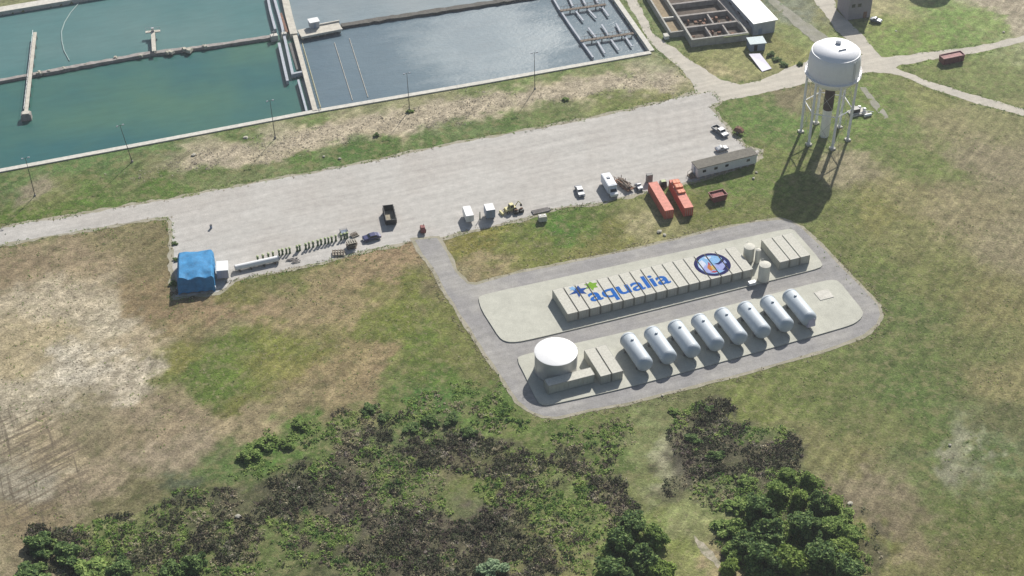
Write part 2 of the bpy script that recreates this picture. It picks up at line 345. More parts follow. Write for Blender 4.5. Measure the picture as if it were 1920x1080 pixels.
# ------------------------------------------------------------------ ground
# colour survey of the ground cover: photo coordinate -> colour seen there
G = """350,700,90,106,46;420,650,96,108,48;470,700,106,112,54;380,740,88,104,44;430,760,112,110,58;560,690,134,126,72;610,700,148,126,82;560,650,118,118,58;680,620,108,112,54;660,650,142,123,77;720,660,148,124,83;740,620,108,112,54;780,680,98,110,50;830,700,92,112,48;330,590,148,121,85;480,580,154,128,90;560,590,148,126,86;430,610,132,119,77;330,790,152,130,98;420,800,150,130,94;560,760,144,126,84;620,740,148,126,86;700,740,142,122,82;
1195,840,122,126,80;1215,800,118,122,78;1222,850,146,142,110;1236,880,150,144,114;1250,920,140,138,98;1268,960,136,138,90;1284,990,140,138,94;1215,880,124,128,80;1230,930,124,130,76;1255,980,124,132,74;1205,880,124,128,76;1235,980,126,132,74;1265,1030,130,134,74;1320,1075,134,134,82;1170,940,108,110,66;660,850,84,82,62;620,900,80,78,62;560,980,82,86,56;640,960,86,78,66;680,1020,84,80,62;500,960,80,88,52;380,980,86,100,48;520,1040,84,90,54;840,990,104,90,76;800,900,92,94,62;920,900,112,116,60;1020,930,106,102,70;1100,900,98,108,58;1130,860,96,110,58;600,860,92,96,60;740,830,80,92,54;20,500,142,120,88;150,480,150,128,95;250,440,128,114,74;300,470,122,108,68;100,570,185,172,155;200,600,190,178,162;250,650,172,157,137;60,650,166,152,128;150,700,196,186,175;50,750,178,167,152;
240,710,190,178,165;100,830,163,148,127;40,900,154,141,118;180,900,152,132,102;190,790,134,120,88;150,820,132,118,84;230,800,142,124,90;60,980,142,122,88;20,1050,142,126,92;280,560,135,112,75;330,580,130,108,70;
400,580,150,122,86;350,620,132,116,72;450,640,108,112,54;400,700,94,110,46;500,690,122,118,62;600,640,128,117,66;650,600,152,130,86;600,560,152,130,87;700,520,152,127,87;750,540,112,112,56;740,480,150,122,86;
450,545,110,105,60;540,520,105,105,58;800,620,98,112,48;850,650,112,112,62;700,700,148,124,84;600,730,142,123,80;480,780,146,127,90;380,830,150,131,102;300,850,154,134,106;550,800,82,108,45;480,850,78,104,45;430,880,90,105,58;640,770,140,121,80;
800,740,74,104,46;900,740,92,112,54;900,690,108,108,62;860,600,112,112,60;760,590,108,112,52;820,540,122,110,68;740,740,96,108,54;520,640,118,118,58;330,690,118,112,60;320,760,142,125,88;270,770,150,130,100;
700,880,85,84,60;400,950,88,94,56;550,940,86,84,62;650,830,92,94,62;800,850,84,92,58;850,880,112,105,72;950,850,104,116,58;1000,880,98,104,58;1080,830,96,110,56;1150,800,104,114,60;980,950,108,110,62;900,960,102,92,74;750,960,96,86,70;600,1000,88,90,58;300,1000,92,104,52;250,930,110,102,72;340,920,84,88,66;450,1000,92,100,55;1050,960,104,110,60;1040,1040,128,122,78;900,1040,106,102,74;720,1040,94,88,68;
1190,880,112,114,72;1215,930,128,126,90;1260,960,124,128,70;1300,1040,132,134,78;1340,1060,170,152,125;1230,860,150,140,115;1200,830,118,120,76;1300,780,104,104,66;1350,820,84,78,66;1300,880,88,82,68;1400,850,92,92,66;1420,770,112,116,62;1500,740,108,114,62;
1480,820,116,112,72;1600,850,124,117,76;1560,830,126,120,78;1620,920,134,118,88;1660,970,130,114,84;1700,750,92,106,56;1750,700,96,106,58;1800,650,106,108,64;1850,850,86,102,52;1790,870,140,135,110;1830,840,150,145,118;1760,900,100,108,62;1800,960,94,102,54;1700,1000,124,110,76;1700,1060,118,112,72;1640,1000,116,112,64;1880,960,94,102,56;1880,1060,104,104,60;1880,780,96,96,62;1900,720,134,124,84;1740,830,94,106,56;1650,800,106,108,64;1580,770,104,110,62;
1800,400,140,126,86;1700,450,122,118,74;1640,400,126,120,72;1600,480,108,112,62;1640,540,100,108,58;1700,580,96,106,58;1750,530,112,112,66;1850,300,140,126,92;1900,450,142,128,92;1850,560,122,114,74;1720,300,108,116,64;1700,370,138,128,88;1590,310,150,136,100;1620,260,100,114,58;1560,400,112,114,64;1500,390,104,110,62;1450,220,94,116,56;1480,180,130,118,82;1400,190,100,118,60;1420,250,98,116,58;1650,220,108,124,64;1650,180,112,124,66;1720,180,128,126,78;1780,240,138,128,92;1850,160,120,126,76;1850,220,134,128,88;1750,140,116,122,70;
1780,40,122,142,76;1700,80,126,142,74;1850,40,132,146,84;1880,10,172,160,145;1910,40,165,155,140;1650,40,132,138,78;1640,10,160,150,110;1560,20,135,130,90;1500,70,132,138,84;1460,90,135,130,80;1490,20,125,125,105;1430,0,120,125,100;
1350,130,160,150,118;1310,110,136,132,82;1400,115,142,138,90;1280,95,132,134,84;1230,20,118,128,82;1250,60,120,130,80;1230,90,118,126,84;
900,460,124,116,58;1000,450,108,114,54;1100,420,90,106,46;900,512,152,132,88;860,520,140,126,84;1150,440,116,112,60;1300,410,104,106,54;1400,380,108,112,60;1050,430,80,110,42;980,490,116,116,60;1100,470,124,118,68;1240,440,124,120,72;1235,437,170,160,130;1420,345,104,118,58;1360,345,98,116,52;1450,300,110,116,62;
365,298,172,161,140;420,293,176,165,144;490,280,174,163,142;560,262,180,169,148;640,243,178,167,146;700,230,176,165,144;860,206,176,166,145;940,190,174,164,142;1020,176,174,163,142;1140,155,172,161,140;1210,150,170,160,138;60,350,140,126,98;120,310,92,112,62;200,290,90,112,62;300,280,94,114,64;330,305,138,130,100;280,330,118,114,78;220,345,96,108,58;380,295,158,146,120;450,288,166,156,128;520,262,150,142,112;540,280,174,162,140;600,250,178,166,142;670,235,174,162,138;750,240,164,153,128;700,205,132,130,92;820,180,140,134,98;900,200,174,164,142;840,215,158,146,120;980,180,170,160,136;1060,165,168,156,132;1100,160,168,158,134;1180,150,168,158,134;1250,160,172,162,138;1240,140,156,150,118;1150,120,118,126,78;1060,135,112,124,72;960,150,110,122,70;880,165,116,124,76;600,225,104,116,66;450,255,98,114,62;
20,340,88,108,58;100,370,112,116,66;30,400,82,100,40;100,390,86,104,42;180,370,84,106,44;300,345,82,106,42;400,320,96,110,58;480,320,104,112,68;560,295,84,108,48;650,280,74,102,44;720,275,84,106,50;800,255,86,108,54;880,240,96,112,64;950,225,88,108,54;1040,205,100,112,62;1150,185,110,116,64;1230,180,124,122,72"""
GP = []
for row in G.replace('\n', '').split(';'):
    a = [float(t) for t in row.split(',')]; p = P(a[0], a[1]); GP.append((p.x, p.y, *lin(a[2:])))
GP = np.array(GP); K = 1.14
GP[:, 2:] /= K
_l = GP[:, 2:].mean(1, keepdims=True); GP[:, 2:] = GP[:, 2:] * 0.97 + _l * 0.03; GP[:, 2:] /= np.array([1.05, 0.985, 0.95]); _t = ((GP[:, 2] > GP[:, 3] * 1.12) & (_l[:, 0] < .24))[:, None] * .22; GP[:, 2:] = GP[:, 2:] * (1 - _t) + GP[:, 2:].mean(1, keepdims=True) * np.array([[1.06, .99, .90]]) * _t; GP[:, 2:] *= np.where(_l > 0.24, 1.0, 0.0) * np.array([[1.0, .945, .82]]) + np.where(_l > 0.24, 0.0, 1.0)

def axis(lo, hi, step, far):
    a = list(np.arange(lo, hi + 0.01, step)); s = step
    x = a[-1]
    while x < far: s *= 1.35; x += s; a.append(x)
    s = step; x = a[0]; b = []
    while x > -far: s *= 1.35; x -= s; b.append(x)
    return np.array(b[::-1] + a)
gx = axis(-172, 172, 1.0, 1400); gy = axis(208, 476, 1.0, 1400)
X, Y = np.meshgrid(gx, gy); nx, ny = len(gx), len(gy)
x = X.ravel(); y = Y.ravel()
wx = x + (fbm(x * 0.14, y * 0.14, 3) - 0.5) * 13 + (fbm(x * 0.6, y * 0.6, 5, 3) - 0.5) * 8
wy = y + (fbm(x * 0.14, y * 0.14, 11) - 0.5) * 13 + (fbm(x * 0.6, y * 0.6, 13, 3) - 0.5) * 8
colr = np.zeros((len(x), 3)); ws = np.zeros(len(x))
for a in GP:
    ww = 1.0 / ((wx - a[0]) ** 2 + (wy - a[1]) ** 2 + 3.0) ** 2.5
    colr += ww[:, None] * a[2:]; ws += ww
colr /= ws[:, None]
def patch_field(a, b): return fbm(a * .085, b * .085, 201, 4) * .62 + fbm(a * .32, b * .32, 205, 3) * .38
SCRUB_PX = [[(600, 800), (700, 748), (770, 790), (900, 800), (960, 830), (1060, 830), (1180, 850), (1200, 960), (1120, 1000), (1100, 1090), (30, 1090), (50, 1010), (150, 1000), (250, 945), (330, 915), (430, 920), (560, 880)],
            [(1235, 800), (1290, 765), (1370, 745), (1440, 800), (1510, 880), (1640, 980), (1660, 1090), (1370, 1090), (1320, 980), (1250, 900)]]
BANK_PX = [(350, 304), (450, 270), (560, 247), (700, 215), (860, 184), (1000, 164), (1150, 137), (1262, 132), (1288, 162), (1150, 174), (1000, 194), (860, 219), (740, 254), (600, 272), (480, 304), (400, 314)]
_bk = np.zeros(len(x))
for dx_, dy_ in ((0, 0), (1.5, 0), (-1.5, 0), (0, 1.5), (0, -1.5)): _bk += inpoly(wx * .6 + x * .4 + dx_, wy * .6 + y * .4 + dy_, PP(BANK_PX)) / 5
_bk *= .55 + .45 * np.clip((fbm(x * .2, y * .2, 77, 4) - .36) / .1, 0, 1)
colr = colr * (1 - .85 * _bk[:, None]) + np.array(lin((178, 166, 145))) / K * .85 * _bk[:, None]
TRACK_PX = [(-60, 800), (60, 770), (130, 790), (185, 930), (120, 970), (60, 985), (-60, 980)]
_tr = np.zeros(len(x))
for dx_, dy_ in ((0, 0), (3, 0), (-3, 0), (0, 3), (0, -3)): _tr += inpoly(wx + dx_, wy + dy_, PP(TRACK_PX)) / 5
_in = np.zeros(len(x), bool)
for q in SCRUB_PX: _in |= inpoly(x + (fbm(x * .13, y * .13, 71, 3) - .5) * 16, y + (fbm(x * .13, y * .13, 73, 3) - .5) * 16, PP(q))
_pf = patch_field(x, y); _d = np.clip((.54 - _pf) / .11, 0, 1) * _in; _g = np.clip((_pf - .53) / .05, 0, 1) * _in
colr = colr * (1 - .75 * _d[:, None]) + np.array([.078, .072, .046]) * .75 * _d[:, None]
colr = colr * (1 - .45 * _g[:, None]) + np.array([.125, .165, .052]) * .45 * _g[:, None]
# keep the far country a plain mean green
far = np.clip((np.hypot(x, y - 340) - 260) / 200, 0, 1)[:, None]
colr = colr * (1 - far) + np.array([0.10, 0.11, 0.05]) * far
z = np.zeros(len(x))
z[inpoly(x, y, basin)] = -3.0
dry = np.clip((colr[:, 0] - colr[:, 2] * 1.02) / (colr[:, 0] + 1e-6), 0, 1)
soil = np.clip((colr[:, 2] - 0.14) / 0.16, 0, 1)            # bare pale soil
green = np.clip((colr[:, 1] - colr[:, 0]) / (colr[:, 1] + 1e-6) * 4 + 0.25, 0, 1)
# furrows and wheel tracks across the bare soil at the left
# roughness of the turf: low relief away from pads and roads
flatp = [offset(PP(road_px), 2.5), offset(PP(lot_px), 2.5), offset(PP(service_px), 1.0), offset(PP(track_px), .8)]
hum = np.clip((fbm(x * 0.5, y * 0.5, 41, 3) - 0.5) * 0.4 + (fbm(x * 0.12, y * 0.12, 43, 2) - 0.5) * 0.5, -0.04, 0.26)
keep = np.ones(len(x), bool)
for q in flatp: keep &= ~inpoly(x, y, q)
keep &= (z > -1) & (np.abs(x) < 300) & (y < 600) & (y > 100) & ~inpoly(x, y, offset(basin, 3))
z = np.where(keep, np.minimum(z + hum, 0.25), z)
me = bpy.data.meshes.new('ground')
me.vertices.add(len(x)); me.vertices.foreach_set('co', np.stack([x, y, z], 1).ravel())
ii, jj = np.meshgrid(np.arange(nx - 1), np.arange(ny - 1)); b0 = (jj * nx + ii).ravel()
quads = np.stack([b0, b0 + 1, b0 + nx + 1, b0 + nx], 1)
me.loops.add(quads.size); me.loops.foreach_set('vertex_index', quads.ravel())
me.polygons.add(len(quads)); me.polygons.foreach_set('loop_start', np.arange(len(quads)) * 4); me.polygons.foreach_set('loop_total', np.full(len(quads), 4))
me.polygons.foreach_set('use_smooth', np.ones(len(quads), bool))
me.update(); me.validate()
at = me.attributes.new('cover', 'FLOAT_COLOR', 'POINT'); at.data.foreach_set('color', np.concatenate([colr, np.ones((len(x), 1))], 1).ravel().astype(np.float32))
at = me.attributes.new('kindw', 'FLOAT_COLOR', 'POINT'); at.data.foreach_set('color', np.stack([soil, green * (1 - _bk), dry * (1 - _bk), _tr], 1).ravel().astype(np.float32))
ground = bpy.data.objects.new('ground', me); COL.objects.link(ground); struct(ground)

def node_noise(N, L, vec, scale, detail=4, rough=0.6, lo=0.3, hi=0.7, a=0.0, b=1.0):
    n = N.new('ShaderNodeTexNoise'); n.inputs['Scale'].default_value = scale; n.inputs['Detail'].default_value = detail; n.inputs['Roughness'].default_value = rough
    L.new(vec, n.inputs['Vector'])
    r = N.new('ShaderNodeMapRange'); r.inputs[1].default_value = lo; r.inputs[2].default_value = hi; r.inputs[3].default_value = a; r.inputs[4].default_value = b
    L.new(n.outputs[0], r.inputs[0]); return r.outputs[0]
def node_mul(N, L, a, b):
    m = N.new('ShaderNodeMath'); m.operation = 'MULTIPLY'
    for i, q in enumerate((a, b)):
        if isinstance(q, (int, float)): m.inputs[i].default_value = q
        else: L.new(q, m.inputs[i])
    return m.outputs[0]
def node_mix(N, L, fac, a, b, blend='MIX'):
    m = N.new('ShaderNodeMix'); m.data_type = 'RGBA'; m.blend_type = blend
    for i, q in ((0, fac), (6, a), (7, b)):
        if isinstance(q, tuple): m.inputs[i].default_value = (*q, 1)
        elif isinstance(q, (int, float)): m.inputs[i].default_value = q
        else: L.new(q, m.inputs[i])
    return m.outputs[2]
def node_map(N, L, vec, scale, rot):
    a = N.new('ShaderNodeMapping'); a.inputs['Rotation'].default_value = (0, 0, -rot); L.new(vec, a.inputs[0])
    b = N.new('ShaderNodeMapping'); b.inputs['Scale'].default_value = scale; L.new(a.outputs[0], b.inputs[0]); return b.outputs[0]

m = bpy.data.materials.new('turf_and_soil'); m.use_nodes = True; t = m.node_tree; N = t.nodes; L = t.links
bs = N['Principled BSDF']; bs.inputs['Roughness'].default_value = 0.95; bs.inputs['Specular IOR Level'].default_value = 0.1
tc = N.new('ShaderNodeTexCoord'); v = tc.outputs['Object']
ac = N.new('ShaderNodeAttribute'); ac.attribute_name = 'cover'
ak = N.new('ShaderNodeAttribute'); ak.attribute_name = 'kindw'; sp = N.new('ShaderNodeSeparateColor'); L.new(ak.outputs['Color'], sp.inputs[0])
c = ac.outputs['Color']
f1 = node_noise(N, L, v, 0.16, 5, 0.6, 0.3, 0.7, 0.80, 1.20)
f2 = node_noise(N, L, v, 0.45, 5, 0.72, 0.3, 0.7, 0.62, 1.40)
f3 = node_noise(N, L, v, 2.2, 3, 0.7, 0.3, 0.7, 0.66, 1.36)
c = node_mix(N, L, 1.0, c, f1, 'MULTIPLY'); c = node_mix(N, L, 1.0, c, f2, 'MULTIPLY'); c = node_mix(N, L, 1.0, c, f3, 'MULTIPLY')
# mown / wind streaks
st = node_noise(N, L, node_map(N, L, v, (0.06, 0.9, 1), R_(56)), 0.6, 4, 0.6, 0.3, 0.7, 0.76, 1.26)
c = node_mix(N, L, 1.0, c, st, 'MULTIPLY')
# straw flecks in the grass, green flecks in the straw
c = node_mix(N, L, node_mul(N, L, node_noise(N, L, v, 0.34, 4, 0.62, 0.50, 0.62, 0, 0.62), sp.outputs[1]), c, (0.205, 0.190, 0.092))
c = node_mix(N, L, node_mul(N, L, node_noise(N, L, node_map(N, L, v, (1, 1, 1), 0.7), 0.8, 4, 0.6, 0.55, 0.65, 0, 0.4), sp.outputs[1]), c, (0.040, 0.058, 0.020))
c = node_mix(N, L, node_mul(N, L, node_noise(N, L, node_map(N, L, v, (1, 1, 1), 1.1), 0.38, 4, 0.62, 0.51, 0.62, 0, 0.6), sp.outputs[2]), c, (0.070, 0.092, 0.030))
c = node_mix(N, L, node_mul(N, L, node_noise(N, L, node_map(N, L, v, (1, 1, 1), 2.1), 0.9, 4, 0.6, 0.55, 0.66, 0, 0.6), sp.outputs[2]), c, (0.30, 0.25, 0.16))
# bare soil: tufts, furrows
tuft = node_noise(N, L, v, 1.5, 4, 0.7, 0.54, 0.62, 0, 0.85)
c = node_mix(N, L, node_mul(N, L, tuft, sp.outputs[0]), c, (0.085, 0.07, 0.048))
blot = node_noise(N, L, v, 0.22, 5, 0.65, 0.50, 0.62, 0, 0.6)
c = node_mix(N, L, node_mul(N, L, blot, sp.outputs[0]), c, (0.17, 0.145, 0.105))
fur = node_mul(N, L, node_noise(N, L, node_map(N, L, v, (0.05, 1.2, 1), R_(40)), 1.0, 3, 0.6, 0.50, 0.62, 0, 0.8), ak.outputs['Alpha'])
c = node_mix(N, L, fur, c, (0.13, 0.105, 0.075))
fur2 = node_mul(N, L, node_noise(N, L, node_map(N, L, v, (0.05, 0.9, 1), R_(112)), 1.0, 3, 0.6, 0.56, 0.64, 0, 0.7), ak.outputs['Alpha'])
c = node_mix(N, L, fur2, c, (0.11, 0.09, 0.065))
L.new(c, bs.inputs['Base Color'])
bpn = N.new('ShaderNodeBump'); bpn.inputs['Strength'].default_value = 0.6; bpn.inputs['Distance'].default_value = 0.35
L.new(node_noise(N, L, v, 1.6, 6, 0.75, 0.2, 0.8, 0, 1), bpn.inputs['Height']); L.new(bpn.outputs[0], bs.inputs['Normal'])
me.materials.append(m)

def surf(name, base, alt, altscale, var=0.14, streakrot=None, fleck=None, rough=0.92):
    m = bpy.data.materials.new(name); m.use_nodes = True; t = m.node_tree; N = t.nodes; L = t.links
    bs = N['Principled BSDF']; bs.inputs['Roughness'].default_value = rough; bs.inputs['Specular IOR Level'].default_value = 0.15
    tc = N.new('ShaderNodeTexCoord'); v = tc.outputs['Object']
    c = node_mix(N, L, node_noise(N, L, v, altscale, 5, 0.6, 0.42, 0.68, 0, 0.8), base, alt)
    c = node_mix(N, L, 1.0, c, node_noise(N, L, v, 0.5, 5, 0.65, 0.3, 0.7, 1 - var, 1 + var), 'MULTIPLY')
    c = node_mix(N, L, 1.0, c, node_noise(N, L, v, 3.0, 3, 0.6, 0.3, 0.7, 1 - var, 1 + var), 'MULTIPLY')
    if streakrot is not None:
        c = node_mix(N, L, 1.0, c, node_noise(N, L, node_map(N, L, v, (0.03, 0.55, 1), streakrot), 1.0, 4, 0.6, 0.3, 0.7, 1 - var, 1 + var), 'MULTIPLY')
    if fleck:
        c = node_mix(N, L, node_noise(N, L, v, 1.4, 5, 0.75, 0.60, 0.70, 0, 0.6), c, fleck)
    L.new(c, bs.inputs['Base Color'])
    bp = N.new('ShaderNodeBump'); bp.inputs['Strength'].default_value = 0.35; bp.inputs['Distance'].default_value = 0.08
    L.new(node_noise(N, L, v, 3.5, 4, 0.7, 0.2, 0.8, 0, 1), bp.inputs['Height']); L.new(bp.outputs[0], bs.inputs['Normal'])
    return m
ROW = R_(20.65); Rv = Vector((math.cos(ROW), math.sin(ROW), 0)); Cv = Vector((-math.sin(ROW), math.cos(ROW), 0))
m_lot = surf('pale_gravel', (0.405, 0.388, 0.362), (0.365, 0.34, 0.312), 0.05, 0.12, ROW)
m_road = surf('grey_chip_road', (0.25, 0.241, 0.236), (0.33, 0.315, 0.29), 0.10, 0.13, ROW)
m_should = surf('sandy_shoulder', (0.31, 0.285, 0.225), (0.22, 0.21, 0.14), 0.3, 0.16)
m_serv = surf('sandy_gravel_road', (0.44, 0.405, 0.345), (0.37, 0.345, 0.30), 0.1, 0.10, ROW)
m_pad = surf('pad_concrete', (0.44, 0.435, 0.375), (0.375, 0.37, 0.32), 0.12, 0.08, None, (.30, .29, .25))
m_path = surf('trodden_gravel_path', (0.26, 0.25, 0.21), (0.20, 0.20, 0.14), 0.3, 0.15)

lot = PP(lot_px); road = PP(road_px)
struct(MB().sheet(ragged(offset(lot, 1.0), 1.0, 1.0, 1, .25), 0.020).build('gravel_verge', m_should, flip=False))
struct(MB().sheet(ragged(lot, 1.0, 0.6, 2, .27), 0.026).build('gravel_lot', m_lot))
struct(MB().sheet(ragged(PP(service_px), 1.0, 0.7, 3, .25), 0.032).build('service_road', m_serv))
struct(MB().sheet(ragged(PP(path_px), 1.3, 0.5, 4), 0.023).build('gravel_path', m_path))
struct(MB().sheet(ragged(PP(track_px), 0.8, 0.5, 9, .7), 0.02).build('dirt_track', surf('pale_dirt', (.36, .32, .25), (.13, .14, .07), .7, .2)))
struct(MB().sheet(ragged(PP(pipeway_px), 1.3, 0.4, 5), 0.023).build('gravel_path', m_path))
struct(MB().sheet(ragged(offset(road, 0.9), 0.9, 0.55, 6, .22), 0.038).build('road_shoulder', m_should))
struct(MB().sheet(ragged(road, 0.9, 0.2, 7, .25), 0.044).build('access_road', m_road))
PZ = 0.30
for px_ in (padA_px, padB_px):
    struct(MB().prism(roundpoly(PP(px_, 0.15), 1), 0.0, PZ).build('concrete_pad', m_pad))

# ------------------------------------------------------------------ water
def watermat(name, col, alt, sc, rough=0.12, bump=0.25, patch=None, rot=0.3, spec=0.5):
    m = bpy.data.materials.new(name); m.use_nodes = True; t = m.node_tree; N = t.nodes; L = t.links
    bs = N['Principled BSDF']; bs.inputs['Roughness'].default_value = rough; bs.inputs['IOR'].default_value = 1.33; bs.inputs['Specular IOR Level'].default_value = spec
    tc = N.new('ShaderNodeTexCoord'); v = tc.outputs['Object']
    c = node_mix(N, L, node_noise(N, L, v, sc, 4, 0.55, 0.38, 0.66, 0, 1), col, alt)
    c = node_mix(N, L, 1.0, c, node_noise(N, L, node_map(N, L, v, (0.25, 1.0, 1), rot), 0.6, 4, 0.6, 0.3, 0.7, 0.93, 1.07), 'MULTIPLY')
    L.new(c, bs.inputs['Base Color'])
    if patch:                                               # a gust ruffles part of the surface
        mp = N.new('ShaderNodeMapping'); mp.vector_type = 'TEXTURE'; mp.inputs['Location'].default_value = patch[0]; mp.inputs['Rotation'].default_value = (0, 0, rot); mp.inputs['Scale'].default_value = patch[1]
        L.new(v, mp.inputs[0]); ln = N.new('ShaderNodeVectorMath'); ln.operation = 'LENGTH'; L.new(mp.outputs[0], ln.inputs[0])
        ad = N.new('ShaderNodeMath'); ad.operation = 'ADD'; L.new(ln.outputs['Value'], ad.inputs[0]); L.new(node_noise(N, L, node_map(N, L, v, (0.4, 1, 1), rot), .12, 5, .65, .3, .7, -.3, .3), ad.inputs[1])
        rr = N.new('ShaderNodeMapRange'); rr.inputs[1].default_value = .25; rr.inputs[2].default_value = 1.15; rr.inputs[3].default_value = patch[2]; rr.inputs[4].default_value = rough; L.new(ad.outputs[0], rr.inputs[0]); L.new(rr.outputs[0], bs.inputs['Roughness'])
    bp = N.new('ShaderNodeBump'); bp.inputs['Strength'].default_value = bump; bp.inputs['Distance'].default_value = 0.12
    L.new(node_noise(N, L, node_map(N, L, v, (0.5, 1.2, 1), rot), 1.3, 4, 0.65, 0.2, 0.8, 0, 1), bp.inputs['Height']); L.new(bp.outputs[0], bs.inputs['Normal'])
    return m
w_teal = watermat('teal_water', (0.030, 0.105, 0.106), (0.062, 0.140, 0.098), 0.022, 0.10, 0.15)
w_teal2 = watermat('pale_teal_water', (0.060, 0.150, 0.150), (0.095, 0.175, 0.168), 0.02, 0.25, 0.15)
w_slate = watermat('slate_blue_water', (0.070, 0.115, 0.148), (0.10, 0.148, 0.178), 0.016, 0.20, 0.4, (tuple(P(905, 75, WZ)), (26, 30, 1), 0.58), spec=1.0)
w_grey = watermat('grey_blue_water', (0.135, 0.185, 0.212), (0.19, 0.225, 0.24), 0.02, 0.36, 0.4)
def water(pts, mm): struct(MB().sheet(PP(pts, WZ), WZ).build('basin_water', mm, flip=False))
water([(-430, 410), (0, 331), (300, 275), (585, 222), (563, 130), (551, 63), (505, 68), (0, 150), (-430, 216)], w_teal)
water([(-430, 216), (0, 150), (505, 68), (551, 63), (533, -90), (145, -14), (0, 10), (-430, 76)], w_teal2)
water([(585, 222), (905, 167), (1228, 110), (1216, 88), (1150, -8), (1145, -18), (960, 0), (640, 48), (551, 63), (563, 130)], w_slate)
water([(551, 63), (640, 48), (960, 0), (1145, -18), (1040, -172), (533, -90)], w_grey)

def strip(poly, wdt, z0, z1, name, mm, side=1, parent=None):
    """kerb: open polyline given width to one side"""
    n = len(poly); L_ = []
    for i in range(n):
        a = Vector(poly[max(0, i - 1)][:2]); b = Vector(poly[min(n - 1, i + 1)][:2]); d = (b - a).normalized()
        nn = Vector((d.y, -d.x)) * side; p = Vector(poly[i][:2]); L_.append((p.x + nn.x * wdt, p.y + nn.y * wdt))
    mb = MB()
    for i in range(n - 1):
        q = [poly[i][:2], poly[i + 1][:2], L_[i + 1], L_[i]]
        mb.add([(*p, z0) for p in q] + [(*p, z1) for p in q],
               [(0, 1, 2, 3), (4, 5, 6, 7), (0, 1, 5, 4), (2, 3, 7, 6)] + ([(3, 0, 4, 7)] if i == 0 else []) + ([(1, 2, 6, 5)] if i == n - 2 else []))
    return mb.build(name, mm, parent)
near = basin[0:6]
k1 = strip(near, 1.55, -3.2, 0.32, 'basin_kerb', M['palecon'], 1)
tag(k1, 'pale concrete kerb running the whole near side of the basins', 'kerb')
k2 = strip(basin[5:8], 1.55, -3.2, 0.30, 'basin_kerb', M['palecon'], 1)
tag(k2, 'pale concrete kerb along right end of basins beside sandy road', 'kerb')
k3 = strip(basin[8:12], 3.2, -3.2, 0.35, 'basin_kerb', M['palecon'], 1)
tag(k3, 'pale far bank wall of the basin in the top left corner', 'kerb')

def wall(pts, wdt, z0, z1, name, mm, label, cat, group=None, jitter=0.0, zt=None, parent=None, seed=1):
    """free-standing wall along a surveyed line; the top line is what was surveyed"""
    pp = [P(a, b, z1) for a, b in pts]; fine = []
    for a, b in zip(pp[:-1], pp[1:]):
        k = max(1, int((b - a).length / 1.5)) if jitter else 1
        for q in range(k): fine.append(a.lerp(b, q / k))
    fine.append(pp[-1]); mb = MB(); n = len(fine); rows = []
    for i, p in enumerate(fine):
        d = (fine[min(n - 1, i + 1)] - fine[max(0, i - 1)]); d.z = 0; d.normalize(); nn = Vector((d.y, -d.x, 0))
        j1 = 1 + jitter * mnoise.noise(Vector((p.x * 0.5, p.y * 0.5, seed))); j2 = jitter * mnoise.noise(Vector((p.x * 0.8, p.y * 0.8, seed + 9)))
        hw = wdt / 2 * j1; zz = z1 + j2 * 0.4
        rows.append([p + nn * (hw + 0.25 * (jitter > 0)), p - nn * (hw + 0.25 * (jitter > 0)), p - nn * hw, p + nn * hw]);
        for q in (0, 1): rows[-1][q] = Vector((rows[-1][q].x, rows[-1][q].y, z0))
        for q in (2, 3): rows[-1][q] = Vector((rows[-1][q].x, rows[-1][q].y, zz))
    vs = [v for r in rows for v in r]; fs = []
    for i in range(n - 1):
        for q in range(4): fs.append((i * 4 + q, i * 4 + (q + 1) % 4, i * 4 + 4 + (q + 1) % 4, i * 4 + 4 + q))
    fs += [(0, 1, 2, 3), tuple(n * 4 - 4 + q for q in range(4))]
    o = mb.add(vs, fs).build(name, mm, parent)
    if label: tag(o, label, cat, group)
    return o
wall([(-120, 170), (0, 150), (80, 135)], 1.3, -3, -0.2, 'dividing_wall', M['oldcon'], 'grey dividing wall left of the long narrow jetty', 'wall', jitter=0.3)
wall([(80, 135), (150, 122), (270, 100), (400, 84), (512, 67)], 1.5, -3, -0.1, 'dividing_wall', M['oldcon'], 'weathered dividing wall with rubble between long jetty and central walkway', 'wall', jitter=0.55, seed=3)
wall([(640, 47), (700, 37), (800, 22), (880, 10), (960, -2), (1050, -16)], 2.2, -3, -0.2, 'earth_dike', mat('dark_earth', (0.10, 0.095, 0.085), 0.95, var=0.3), 'dark earth dike crossing water right of the concrete platform', 'dike', jitter=0.5, seed=5)
# rubble on the dike
k = 0
for (px_, py_, s_) in [(73, 136, .9), (92, 132, .8), (120, 127, .6), (160, 120, .5), (218, 108, .8), (262, 104, .7), (318, 98, 1.0), (349, 93, 1.5), (385, 87, 1.1)]:
    p = P(px_, py_, 0.0); mb = MB()
    for q in range(4):
        mb.X = Matrix.Translation((rng.uniform(-s_, s_) * .8, rng.uniform(-.4, .4), 0)) @ Matrix.Rotation(rng.uniform(0, 3), 4, 'Z') @ Matrix.Rotation(rng.uniform(-.4, .4), 4, 'X')
        u = s_ * rng.uniform(.35, .75); mb.box(-u, u, -u * .7, u * .7, -0.35, u * .5, u * .25, u * .2)
    o = mb.build('rubble_heap', M['stone'], None, (p.x, p.y, -0.08))
    tag(o, ['pale rubble heap at the foot of the long jetty', 'second pale rubble heap right of the long jetty', 'small rubble heap left of boom end on the dividing wall', 'small rubble heap just right of the floating boom on the wall',
            'rubble heap midway between floating boom and small jetty', 'rubble heap just left of the small T shaped jetty', 'rubble heap just right of the small T shaped jetty', 'largest pale rubble heap on the dividing wall', 'rightmost low rubble heap on the dividing wall'][k], 'rubble'); k += 1

